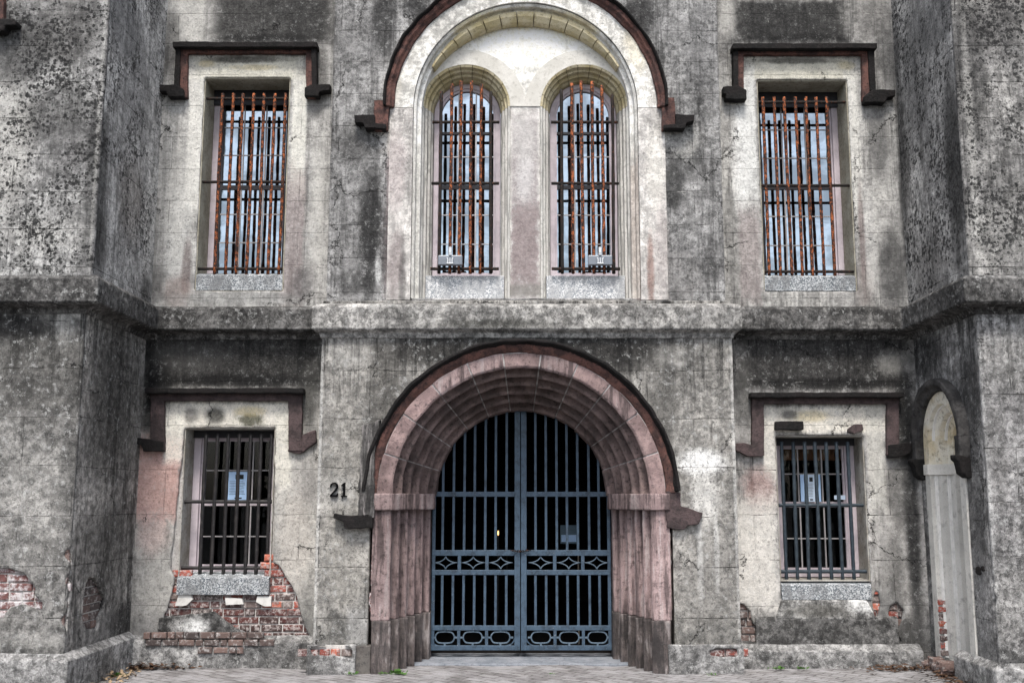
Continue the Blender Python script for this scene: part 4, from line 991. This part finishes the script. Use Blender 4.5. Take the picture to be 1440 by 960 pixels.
# niche hood and its two corbels
ring_hood('hood_mould', ncy, ncz, nr+.005, nr+.125, xn, .10, stone('niche_hood_stone', (.075,.072,.07), (.03,.029,.029), (.012,.011,.012), 5., .5, bumpd=.012), 'grey arched hood over the niche', 0, PI, 31, plane='x', nseg=5)
for s in (-1, 1):
    y0_, y1_ = sorted((ncy+s*(nr+.006), ncy+s*(nr+.124)))
    part('hood_mould_leg', box(xn-.095, xn+.01, y0_, y1_, zimp+.05, ncz+.01), bpy.data.materials['niche_hood_stone'], vox=.009, disp=.010)
for s, nm in ((1, 0), (-1, 1)):
    yc = ncy+s*(nr+.062); zi = zimp+.085
    pts = [(xn-.14, zi), (xn-.14, zi-.04), (xn-.11, zi-.07), (xn-.09, zi-.17), (xn-.04, zi-.21), (xn+.01, zi-.21), (xn+.01, zi)]
    part('corbel', plate(pts, [], 'y', yc-.062, yc+.062), m_hoodcap, 'black corbel ending the niche hood', vox=.009, disp=.012)
# drain holes in the return
bm = bmesh.new()
for a, b, w in ((1377, 802, .05), (1383, 799, .03)):
    yy, zz = Q(a, b, xn); add_plate(bm, [(yy+w*math.cos(t*PI/5)*(1+.3*math.sin(t*2.3)), zz+w*.8*math.sin(t*PI/5)) for t in range(10)], [], 'x', xn-.012, xn+.02)
part('dark_plug', bm, m_hoodcap, None, bevel=.004)
# small ledge stone and chipped lump above the lower right window
hood_poly('ledge_stone', [(1089,593),(1127,593),(1127,605),(1089,605)], YS, .09, m_hoodcap, 'short black ledge above the right window', 84)
hood_poly('broken_lump', [(1190,604),(1199,596),(1210,597),(1212,606),(1200,609),(1190,608)], YS, .045, m_hoodpink, None, 85, vox=.006, amp=.008)

# ---- rooms behind: dark shell
def shell(x0, x1, y0, y1, z0, z1):
    bm = bmesh.new(); t = .15
    add_box(bm, x0, x1, y1, y1+t, z0, z1); add_box(bm, x0-t, x0-.002, y0, y1+t, z0, z1); add_box(bm, x1+.002, x1+t, y0, y1+t, z0, z1)
    add_box(bm, x0-t, x1+t, y0, y1+t, z1+.002, z1+t); add_box(bm, x0-t, x1+t, y0, y1+t, z0-t, z0-.002)
    return bm
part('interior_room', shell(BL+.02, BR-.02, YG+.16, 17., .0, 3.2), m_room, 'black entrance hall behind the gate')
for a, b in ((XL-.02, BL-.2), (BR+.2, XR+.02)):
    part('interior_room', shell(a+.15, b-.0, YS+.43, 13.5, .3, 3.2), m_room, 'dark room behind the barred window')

# ---- windows
def muntin_box(bm, x0, x1, z0, z1, Y, t=.02): add_box(bm, x0, x1, Y, Y+t, z0, z1)
def rect_window(op, Y, lower, lab, side_px, zmid, fw, hor, ver):
    a, b, c, d = op
    a += .014; b -= .014; c += (.20 if lower else .10); d -= .014
    YF = Y+(.30 if lower else .35)
    w = link('window', plate(rect(a, b, c, d), [rect(a+fw, b-fw, c+.05, d-.06)], 'y', YF, YF+.09), m_frame, BD, lab, bevel=.006)
    def sub(n, bm, mat, **k):
        o = link(n, bm, mat, None, **k); o.parent = w; o.location = (0, 0, 0); return o
    # stepped inner moulding
    sub('frame_moulding', plate(rect(a+fw-.001, b-fw+.001, c+.049, d-.059), [rect(a+fw+.018, b-fw-.018, c+.065, d-.08)], 'y', YF+.03, YF+.08), m_frame, bevel=.004)
    ia, ib, ic, id_ = a+fw+.018, b-fw-.018, c+.065, d-.08
    mt = m_munt if lower else m_munt
    for k, (za, zb_) in enumerate(((ic, zmid), (zmid, id_))):
        yy = YF+.055+(0 if k else -.02)
        bm = plate(rect(ia, ib, za, zb_), [rect(ia+.022, ib-.022, za+.028, zb_-.028)], 'y', yy, yy+.03)
        ss = sub('sash', bm, m_frame if lower else m_muntd)
        hs = hor[k]
        bm = bmesh.new()
        for z in hs: add_box(bm, ia+.023, ib-.023, yy+.006, yy+.024, z-.006, z+.006)
        for f in ver:
            x = ia+(ib-ia)*f
            add_box(bm, x-.0065, x+.0065, yy+.004, yy+.026, za+.029, zb_-.029)
        sub('glazing_bars', bm, mt)
        sub('pane', box(ia+.021, ib-.021, yy+.013, yy+.017, za+.027, zb_-.027), m_glass if lower else m_skyglass)
    hz0 = d-(.17 if not lower else .075)
    sub('head_shade', box(a+.001, b-.001, YF-.03, YF-.004, hz0, d-.001), m_muntd)  # dark box added to stand for the shade under the window head
    if not lower:
        sub('window_back', box(a, b, YF+.1, YF+.12, c, d), m_room)
    return w, (ia, ib, ic, id_)

def grille(name_lab, x0, x1, ztop, zbot, Y, xs, crosses, mat, matc, r=.0175, cr=.017, ext=(.04, .04), lean=0):
    gr = None
    mid_ = crosses[1] if len(crosses) > 2 else crosses[0]
    for zc in [mid_]+[c for c in crosses if c != mid_]:
        bm = bmesh.new()
        add_tube(bm, lerp_pts((x0-ext[0], Y-.0, zc), (x1+ext[1], Y-.0, zc), 14), cr, 8, .15)
        if gr is None: gr = link('window_grille', bm, matc, BD, name_lab, smooth=True)
        else:
            o = link('crossbar', bm, matc, None, smooth=True); o.parent = gr; o.location = (0, 0, 0)
    bars = []
    for i, xx in enumerate(xs):
        bm = bmesh.new()
        dx = random.uniform(-.006, .006)
        zt_ = ztop(xx) if callable(ztop) else ztop
        pts = []
        n = 26
        for k in range(n+1):
            z = zbot+(zt_-zbot)*k/n
            pts.append((xx+dx*math.sin(k*.12+i)+.0015*noise.noise(Vector((xx*9, z*7, 1))), Y-.004, z))
        add_tube(bm, pts, r, 8, .22)
        o = link('bar', bm, mat[i % len(mat)] if isinstance(mat, list) else mat, None, smooth=True); o.parent = gr; o.location = (0, 0, 0)
    return gr
def zz(py, Y): return P(350, py, Y)[1]
# upper left
YF = YSU+.35
rect_window(OUL, YSU, False, 'tall left upper window with sky in its panes', 0, zz(262, YF), .065, ([zz(300,YF), zz(340,YF)], [zz(177,YF), zz(216,YF)]), (.33, .66))
yg = YSU+.07
grille('rusty bars over the tall left upper window', OUL[0]+.0, OUL[1], zz(132, yg), zz(386, yg), yg, [P(p, 255, yg)[0] for p in (308,323,337,352,367,382,397)], [zz(139,yg), zz(256,yg), zz(378,yg)], m_rust, m_rustdk, ext=(-.0, -.0))
rect_window(OUR, YSU, False, 'tall right upper window with sky in its panes', 0, zz(262, YF), .065, ([zz(303,YF), zz(344,YF)], [zz(180,YF), zz(220,YF)]), (.33, .66))
grille('rusty bars over the tall right upper window', OUR[0]+.0, OUR[1], zz(137, yg), zz(390, yg), yg, [P(p, 261, yg)[0] for p in (1077,1093,1108,1123,1138,1153,1168)], [zz(144,yg), zz(261,yg), zz(382,yg)], m_rust, m_rustdk, ext=(-.0, -.0))
# lower
YF = YS+.30; yg = YS+.09
wl, il = rect_window(OLL, YS, True, 'dark lower left window with thin pale glazing bars', 0, zz(707, YF), .075, ([zz(754,YF)], [zz(661,YF)]), (.36, .72))
grille('black iron bars over the lower left window', OLL[0], OLL[1], OLL[3]-.06, zz(809, yg), yg, [P(p, 704, yg)[0] for p in (286,302,318,333,349,364,379)], [zz(705,yg), zz(798,yg)], m_iron, m_iron, r=.019, cr=.019, ext=(.05, 0))
wr, ir = rect_window(OLR, YS, True, 'dark lower right window with thin pale glazing bars', 0, zz(709, YF), .075, ([zz(757,YF)], [zz(666,YF)]), (.30, .66))
grille('blue black iron bars over the lower right window', OLR[0], OLR[1], OLR[3]-.06, zz(816, yg), yg, [P(p, 709, yg)[0] for p in (1102,1118,1134,1149,1165,1180,1196)], [zz(710,yg), zz(803,yg)], m_ironblue, m_ironblue, r=.019, cr=.019, ext=(0, .05))
# arched lights
for k, (cx, cz) in enumerate(lights):
    YF = Y1+.26; zbw = P(656, 388, Y1+.1)[1]+.012
    rr = LR-.005
    nm = 'left' if k == 0 else 'right'
    w = link('window', plate(arch(cx, cz, rr, zbw, 36), [arch(cx, cz, rr-.05, zbw+.04, 36)], 'y', YF, YF+.08), m_frame, BD, f'{nm} arched window of the twin pair', bevel=.004)
    def sub(n, bm, mat, **kk):
        o = link(n, bm, mat, None, **kk); o.parent = w; o.location = (0, 0, 0); return o
    sub('frame_moulding', plate(arch(cx, cz, rr-.049, zbw+.041, 36), [arch(cx, cz, rr-.075, zbw+.06, 36)], 'y', YF+.02, YF+.07), m_frame)
    r2 = rr-.075
    bm = bmesh.new()
    def hw(z):
        return math.sqrt(max(0, r2*r2-(z-cz)**2)) if z > cz else r2
    for py in (262,):
        z = P(656, py, YF)[1]; add_box(bm, cx-r2, cx+r2, YF+.03, YF+.065, z-.022, z+.022)
    sub('sash', bm, m_muntd); bm = bmesh.new()
    z = P(656, 186, YF)[1]; add_box(bm, cx-r2, cx+r2, YF+.03, YF+.065, z-.016, z+.012)
    sub('transom', bm, m_muntd)
    bm = bmesh.new()
    for py in (219, 301, 342):
        z = P(656, py, YF)[1]; add_box(bm, cx-r2, cx+r2, YF+.042, YF+.058, z-.0055, z+.0055)
    for f in (-.33, .33):
        x = cx+r2*f; add_box(bm, x-.0075, x+.0075, YF+.036, YF+.06, zbw+.06, cz+math.sqrt(r2*r2-(r2*f)**2)-.004)
    sub('glazing_bars', bm, plain('white_glazing_bar', (.55,.54,.55), .6) if k == 0 else m_munt)
    sub('pane', plate(arch(cx, cz, r2+.002, zbw+.058, 36), [], 'y', YF+.048, YF+.052), m_skyglass)
    sub('window_back', plate(arch(cx, cz, rr, zbw, 36), [], 'y', YF+.10, YF+.12), m_room)
    yg = Y1-.015
    px = (617, 632, 645, 660, 674, 688) if k == 0 else (788, 803, 817, 832, 846, 860)
    def ztop(x, cx=cx, cz=cz): return cz+math.sqrt(max(0, (LR-.01)**2-(x-cx)**2))-.075
    grille(f'rusty bars over the {nm} arched window', cx-LR, cx+LR, ztop, P(656, 385, yg)[1], yg, [P(p+2, 260, yg)[0] for p in px],
           [P(656, 172, yg)[1], P(656, 258, yg)[1], P(656, 378, yg)[1]], [m_rustdk, m_rust, m_rust, m_rust, m_rust, m_rustdk], m_rustdk, ext=(-.01, -.01))

# ---- the iron gate (two leaves)
def xg(px): return P(px, 800, YG)[0]
def zg(py): return P(733, py, YG)[1]
def leaf(x0, x1, barpx, lab, side_):
    z0, z1 = zg(912), PZ+IN
    fr = bmesh.new()
    def arch_z(x): return PZ+math.sqrt(max(.0, (IN+.04)**2-(x-PCX)**2))
    t = .035
    for ya, yb in ((691, 698), (773, 781), (801, 808), (879, 886), (907, 914)):
        add_box(fr, x0, x1, YG, YG+t, zg(yb), zg(ya))
    # meeting stile
    sx0, sx1 = (x1-.06, x1) if side_ < 0 else (x0, x0+.06)
    add_box(fr, sx0, sx1, YG-.006, YG+t+.006, zg(914), arch_z((sx0+sx1)/2)-.0)
    ox0, ox1 = (x0, x0+.035) if side_ < 0 else (x1-.035, x1)
    add_box(fr, ox0, ox1, YG+.003, YG+t-.003, zg(913), PZ+.03)
    g = link('gate_leaf', fr, m_gate, BD, lab, bevel=.004)
    def sub(n, bm, mat, **k):
        o = link(n, bm, mat, None, **k); o.parent = g; o.location = (0, 0, 0); return o
    for p in barpx:
        x = xg(p); w = .0135
        e = random.uniform(-.003, .003)
        sub('bar', box(x-w+e, x+w+e, YG+.006, YG+.029, zg(774), arch_z(x)), m_gate, bevel=.004)
        sub('bar', box(x-w, x+w, YG+.006, YG+.029, zg(880), zg(807)), m_gate, bevel=.004)
    a, b = (x0, sx0) if side_ < 0 else (sx1, x1)
    n = 3; wd = (b-a)/n
    zt_, zb_ = zg(781), zg(801); zm = (zt_+zb_)/2
    for k in range(n):
        c = a+wd*(k+.5); hx = wd/2-.018; hz = (zt_-zb_)/2
        bm = bmesh.new()
        for sx in (-1, 1):
            for sz in (-1, 1):
                pts = []
                for i in range(11):
                    t_ = i/10*PI/2
                    pts.append((c+sx*hx*(1-math.sin(t_))*1., YG+.016, zm+sz*hz*(1-math.cos(t_))))
                # concave quarter: from the side point to the top point bending through the centre
                add_tube(bm, pts, .0065, 6)
        sub('star_scroll', bm, m_gatel, smooth=True)
        if k < n-1:
            sub('divider', box(a+wd*(k+1)-.018, a+wd*(k+1)+.018, YG+.002, YG+.032, zb_-.002, zt_+.002), m_gate, bevel=.003)
            sub('divider', box(a+wd*(k+1)-.016, a+wd*(k+1)+.016, YG+.002, YG+.032, zg(908), zg(885)), m_gate, bevel=.003)
        zo = zg(896); bm = bmesh.new()
        L = wd*.34; rz = .058; pts = []
        for i in range(33):
            t_ = 2*PI*i/32; ct, st_ = math.cos(t_), math.sin(t_)
            pts.append((c+(L-rz)*(1 if ct > 0 else -1)*min(1, abs(ct)*3)+rz*ct, YG+.016, zo+rz*st_))
        add_tube(bm, pts, .0085, 6)
        add_box(bm, c-.010, c+.010, YG+.008, YG+.026, zo+rz, zg(886)); add_box(bm, c-.010, c+.010, YG+.008, YG+.026, zg(908), zo-rz)
        add_box(bm, c-wd/2+.012, c-L, YG+.008, YG+.026, zo-.009, zo+.009); add_box(bm, c+L, c+wd/2-.012, YG+.008, YG+.026, zo-.009, zo+.009)
        sub('oval_ring', bm, m_gatel, smooth=False)
    # curved braces in the bottom corners
    bm = bmesh.new()
    for s, xx in ((1, a), (-1, b)):
        pts = [(xx+s*.10*(1-math.cos(i/8*PI/2)), YG+.016, zg(908)+.075*(1-math.sin(i/8*PI/2))) for i in range(9)]
        add_tube(bm, pts, .008, 6)
    sub('corner_brace', bm, m_gate)
    return g
xm = xg(732)
leaf(PCX-IN+.012, xm-.004, (622,637,652,667,682,697,712), 'left leaf of the blue grey iron gate', -1)
leaf(xm+.004, PCX+IN-.012, (753,768,783,798,813,829,843), 'right leaf of the blue grey iron gate', 1)
part('threshold', box(PCX-1.10, PCX+1.10, YG-.42, YG+.3, -.1, .018), m_slab, 'blue grey stone threshold under the gate', vox=.012, disp=.008)

# ------------------------------------------------------------------ loose things
# house number
hn = empty('house_number', P(477, 698, YB)[0:1]+(YB, P(477, 698, YB)[1]), 'black serif number 21 on the grey wall left of the doorway', 'house number')
def digit(polys, ox, oz, h, holes=()):
    bm = bmesh.new()
    for p in polys: add_plate(bm, [(ox+a*h, oz+b*h) for a, b in p], [], 'y', YB-.028, YB+.004)
    return bm
# the 2: thick curved stroke made of one outline
def stroke(pts, ws):
    L, R = [], []
    for i, p in enumerate(pts):
        a = Vector(pts[max(i-1, 0)]); b = Vector(pts[min(i+1, len(pts)-1)]); d = (b-a).normalized(); n = Vector((-d.y, d.x))
        L.append(tuple(Vector(p)+n*ws[i]/2)); R.append(tuple(Vector(p)-n*ws[i]/2))
    return L+R[::-1]
two = [(.06,.68)]+[(.30+.23*math.cos(math.radians(a)), .72+.24*math.sin(math.radians(a))) for a in range(170, -31, -20)]+[(.38,.42),(.22,.25),(.08,.08)]
tw = [.12,.07,.07,.07,.07,.08,.10,.12,.13,.13,.13,.13]; tw = (tw+[.13]*20)[:len(two)-3]+[.11,.08,.08]
z21 = P(477, 698, YB)[1]; h21 = P(477, 678, YB)[1]-z21
o = link('digit', digit([stroke(two, tw), [(.03,0),(.56,0),(.60,.24),(.54,.24),(.50,.13),(.05,.12)]], P(464, 690, YB)[0], z21, h21), m_black, hn, None)
o = link('digit', digit([[(.22,.05),(.36,.05),(.36,1.),(.30,1.),(.22,.93)], [(.06,.78),(.10,.74),(.23,.82),(.23,.95)], [(.08,0),(.50,0),(.50,.07),(.08,.07)]], P(478.5, 690, YB)[0], z21, h21), m_black, hn, None)

# floodlights standing behind the lower bar of the arched windows
for k, (cx, cz) in enumerate(lights):
    pxc = 633 if k == 0 else 844
    yg = Y1-.03
    x, z = P(pxc, 373, yg-.05)
    t = empty('floodlight', (x, yg-.05, z), 'small grey floodlight on the lower bar of the %s arched window' % ('left' if k == 0 else 'right'), 'floodlight', 'floodlights on the arched windows')
    link('housing', box(x-.125, x+.125, yg-.06, yg-.005, z+.002, z+.105), m_fit, t, None, bevel=.008)
    bm = bmesh.new()
    for sx in (-1, 1):
        add_tube(bm, [(x+sx*.032, yg-.08, z+.075), (x+sx*.022, yg-.082, z+.055), (x+sx*.024, yg-.08, z+.02)], .006, 6)
    add_tube(bm, [(x-.032, yg-.08, z+.015), (x+.032, yg-.08, z+.015)], .008, 6); add_tube(bm, [(x, yg-.08, z+.075), (x, yg-.08, z+.02)], .005, 6)
    link('bracket', bm, m_white, t, None)
    bm = bmesh.new()
    add_tube(bm, [(x, yg-.06, z+.105), (x, yg-.06, z+.17), (x, yg-.06, z+.19)], .016, 10)
    add_tube(bm, [(x, yg-.078, z+.135), (x, yg-.045, z+.135)], .012, 8)
    link('swivel', bm, m_white, t, None)

# notices in the lower windows
def notice(px0, px1, py0, py1, Y, label, mat, inkm, header=True, group=None, lines=9, photo=None):
    x0, z1 = P(px0, py0, Y); x1, z0 = P(px1, py1, Y)
    t = empty('paper_notice', ((x0+x1)/2, Y, z0), label, 'notice', group)
    link('sheet', box(x0, x1, Y, Y+.002, z0, z1), mat, t)
    bm = bmesh.new(); w = x1-x0; h = z1-z0
    if header: add_box(bm, x0+w*.40, x0+w*.80, Y-.002, Y-.0005, z1-h*.26, z1-h*.10)
    for i in range(lines):
        z = z1-h*(.34+.5*i/lines)
        add_box(bm, x0+w*.12, x0+w*random.uniform(.7, .9), Y-.002, Y-.0005, z-h*.006, z+h*.004)
    if lines > 5: add_box(bm, x0+w*.4, x0+w*.75, Y-.002, Y-.0005, z0+h*.05, z0+h*.1)
    link('printing', bm, inkm, t)
    return t
YN = YS+.325
notice(320, 347, 663, 703, YN, 'pale blue sheet with black heading block in the lower left window', m_paper, m_inkd)
notice(1125, 1136, 667, 705, YN, 'narrow pale sheet, left one of the row in the lower right window', m_paper, m_ink, False, lines=0)
notice(1133, 1146.5, 667, 705, YN-.004, 'white sheet with black heading between two pale sheets in the lower right window', m_paperw, m_inkd)
notice(1146.5, 1155, 667, 705, YN, 'narrow pale sheet, right one of the row in the lower right window', m_paper, m_ink, False, lines=0)
notice(1173, 1189, 696, 702, YN, 'small blue and white sticker in the lower right window corner', m_paperw, m_ink, False, lines=2)
# wooden blind rolled at the head of the right window
x0, z1 = P(1092, 628, YS+.5); x1, z0 = P(1200, 647, YS+.5)
tag(link('window_blind', box(x0, x1, YS+.48, YS+.52, z0, z1), m_wood, None), 'orange brown blind rolled up inside the lower right window', 'blind')

# inside the gate: hanging bulbs, board with a poster
for px, py in ((541, 742), ):
    pass
for i, (px, py) in enumerate(((700.5, 749), (713, 752))):
    Yb = 13.2
    x, z = P(px, py, Yb)
    t = empty('candle_lamp', (x, Yb, z), ('brighter left' if i == 0 else 'fainter right')+' warm candle lamp glowing in the dark hall behind the gate', 'lamp', 'lamps in the hall')
    bm = bmesh.new(); bmesh.ops.create_icosphere(bm, subdivisions=2, radius=.014, matrix=__import__('mathutils').Matrix.Translation((x, Yb, z)) @ __import__('mathutils').Matrix.Diagonal((.7, .7, 2.2 if i == 0 else 1.4, 1)))
    link('bulb', bm, m_bulb, t, smooth=True)
    link('stem', box(x-.008, x+.008, Yb-.008, Yb+.008, .01, z-.03), m_iron, t)
Yb = 12.1
x0, z1 = P(788, 738, Yb); x1, z0 = P(811, 764, Yb)
t = empty('display_panel', ((x0+x1)/2, Yb, 0), 'pale blue display board standing in the hall behind the gate', 'display board')
link('board', box(x0, x1, Yb, Yb+.02, z0, z1), plain('board_grey', (.10,.15,.19), .6), t)
link('card', box(x0+.01, x1-.004, Yb-.006, Yb-.002, z0+.02, z0+.10), m_paper, t)
link('post', box(x1+.01, x1+.025, Yb, Yb+.02, .01, z1+.4), plain('pale_post', (.25,.22,.18), .6), t)

# rusty chain through the meeting stiles
bm = bmesh.new()
for k in range(9):
    c = Vector((xm-.09+.0225*k, YG-.028, zg(773.5)-.008*math.sin(k/8*PI)))
    pts = []
    for i in range(13):
        a = 2*PI*i/12
        pts.append(c+(Vector((.018*math.cos(a), 0, .009*math.sin(a))) if k % 2 else Vector((.018*math.cos(a), .009*math.sin(a), 0))))
    add_tube(bm, pts, .0038, 6)
tag(link('chain', bm, m_rustdk), 'rusty chain looped around the gate where its leaves meet', 'chain')

# weeds
def weed(px, py, Y, size, n, label, seed):
    x, _ = P(px, py, Y); rng = random.Random(seed)
    bm = bmesh.new()
    for k in range(n):
        a = rng.uniform(0, 2*PI); el = rng.uniform(.2, 1.2); L = size*rng.uniform(.4, 1)
        b = Vector((x+rng.gauss(0, size*.55), Y-.02-abs(rng.gauss(0, .03)), .008))
        d = Vector((math.cos(a)*math.cos(el), math.sin(a)*math.cos(el)*.6-.2, math.sin(el)))
        w = Vector((-math.sin(a), math.cos(a), .2))*L*.22
        p1 = b+d*L*.55; p2 = b+d*L+Vector((0, 0, -L*.2))
        v = [bm.verts.new(q) for q in (b, p1+w, p2, p1-w)]
        bm.faces.new((v[0], v[1], v[2])); bm.faces.new((v[0], v[2], v[3]))
    tag(link('weed', bm, m_leaf), label, 'weed', 'weeds at the foot of the walls')
weed(560, 928, YB-.05, .07, 70, 'largest bright green weed at the foot of the left door jamb', 1)
weed(540, 930, YB-.06, .04, 26, 'small weed just left of the big one by the left door jamb', 2)
weed(497, 932, YB-.10, .05, 26, 'little weed against the plinth left of the doorway', 3)
weed(1000, 933, YB-.12, .04, 14, 'sparse weed before the plinth right of the doorway', 4)
weed(1092, 926, YS-.14, .05, 34, 'low weed at the plinth under the left part of the right window', 5)
weed(1125, 928, YS-.14, .05, 34, 'low weed at the plinth under the middle of the right window', 6)
weed(1374, 935, YW+.25, .09, 60, 'green weed at the corner of the right wing', 7)
weed(170, 940, 10.0, .06, 50, 'thin weeds in the paving beside the left wing', 8)
weed(775, 940, YG-.95, .03, 14, 'tiny weed in the paving before the gate', 9)

# leaf litter in the corners
def litter(c, spread, n, seed, label, mat):
    rng = random.Random(seed); bm = bmesh.new()
    for k in range(n):
        t_ = abs(rng.gauss(0, 1)); p = Vector((c[0]+rng.gauss(0, spread[0]), c[1]-abs(rng.gauss(0, spread[1])), .012+max(0, .05-.03*t_)*rng.random()))
        a = rng.uniform(0, 2*PI); L = rng.uniform(.015, .05); up = rng.uniform(-.5, .9)
        d = Vector((math.cos(a), math.sin(a), up*.5)).normalized(); w = Vector((-math.sin(a), math.cos(a), rng.uniform(-.4, .6)))*.35
        v = [bm.verts.new(q) for q in (p-d*L, p+w*L, p+d*L, p-w*L+Vector((0, 0, .006)))]
        bm.faces.new((v[0], v[1], v[2])); bm.faces.new((v[0], v[2], v[3]))
    tag(link('leaf_litter', bm, mat), label, 'leaf litter', None, 'stuff')
litter((XL+.30, YS-.12, 0), (.16, .05), 150, 1, 'dry brown leaves heaped in the left corner', m_dry)
litter((XL+.14, YS-.35, 0), (.08, .45), 130, 2, 'pale dry leaves along the left wing', m_dry2)
litter((XR-.35, YS-.15, 0), (.22, .10), 170, 3, 'dark leaves in the right corner', m_dry)
litter((XR-.15, YS-.5, 0), (.08, .4), 90, 4, 'leaves below the niche', m_dry)

# trees across the street: they close the low sky that the panes mirror
bm = bmesh.new(); rng = random.Random(77)
for k in range(150):
    x = rng.uniform(-60, 60); h = 6.5+2.2*noise.noise(Vector((x*.11, 0, 0)))*2; zc = rng.uniform(1.5, h); r_ = rng.uniform(1.2, 2.4)
    c = Vector((x, -24+rng.uniform(-3, 3), zc))
    for q in range(90):
        d = Vector((rng.gauss(0, 1), rng.gauss(0, 1), rng.gauss(0, .8))).normalized()*r_*rng.uniform(.6, 1.05)
        u_ = Vector((rng.gauss(0, 1), rng.gauss(0, 1), rng.gauss(0, 1))).normalized()*.32; v_ = u_.cross(Vector((rng.gauss(0, 1), rng.gauss(0, 1), rng.gauss(0, 1)))).normalized()*.22
        p = c+d; bm.faces.new([bm.verts.new(p-u_), bm.verts.new(p+v_), bm.verts.new(p+u_), bm.verts.new(p-v_)])
tag(link('tree_row', bm, plain('dark_tree_foliage', (.045,.06,.03), .8)), 'dark row of trees across the street', 'trees', None, 'stuff')

# ------------------------------------------------------------------ light, sky, camera
w = bpy.data.worlds.new('World'); S.world = w; w.use_nodes = True
nt = w.node_tree; bg = nt.nodes['Background']
sky = nt.nodes.new('ShaderNodeTexSky'); sky.sky_type = 'NISHITA'; sky.sun_disc = False
EL, AZ = math.radians(60), math.radians(180+3)     # sun behind the camera, slightly to its left
sky.sun_elevation = EL; sky.sun_rotation = AZ
sky.air_density = 1.0; sky.dust_density = 3.; sky.ozone_density = 1.
hs = nt.nodes.new('ShaderNodeHueSaturation'); hs.inputs['Saturation'].default_value = .55      # thin high cloud takes the blue out
nt.links.new(sky.outputs[0], hs.inputs['Color']); nt.links.new(hs.outputs[0], bg.inputs[0]); bg.inputs[1].default_value = .14
sun = bpy.data.lights.new('sun', 'SUN'); sun.energy = 1.9; sun.angle = math.radians(12); sun.color = (1, .95, .89)
so = bpy.data.objects.new('sun', sun); COL.objects.link(so)
# direction towards the sun: azimuth AZ clockwise from +Y
dv = Vector((math.sin(AZ)*math.cos(EL), math.cos(AZ)*math.cos(EL), math.sin(EL)))
so.rotation_euler = dv.to_track_quat('Z', 'Y').to_euler(); so.location = (0, 0, 12)

cam = bpy.data.cameras.new('camera'); co = bpy.data.objects.new('camera', cam); COL.objects.link(co)
co.location = (0, 0, EYE); co.rotation_euler = (math.radians(90)+TH, 0, 0)
cam.sensor_width = 36; cam.lens = 36*F/1440; cam.shift_x = -(PX-720)/1440; cam.clip_end = 6000; cam.clip_start = .05
S.camera = co
S.view_settings.view_transform = 'Standard'; S.view_settings.look = 'None'; S.view_settings.gamma = 1; S.view_settings.exposure = 1.0
S.cycles.use_denoising = True
S.cycles.max_bounces = 5
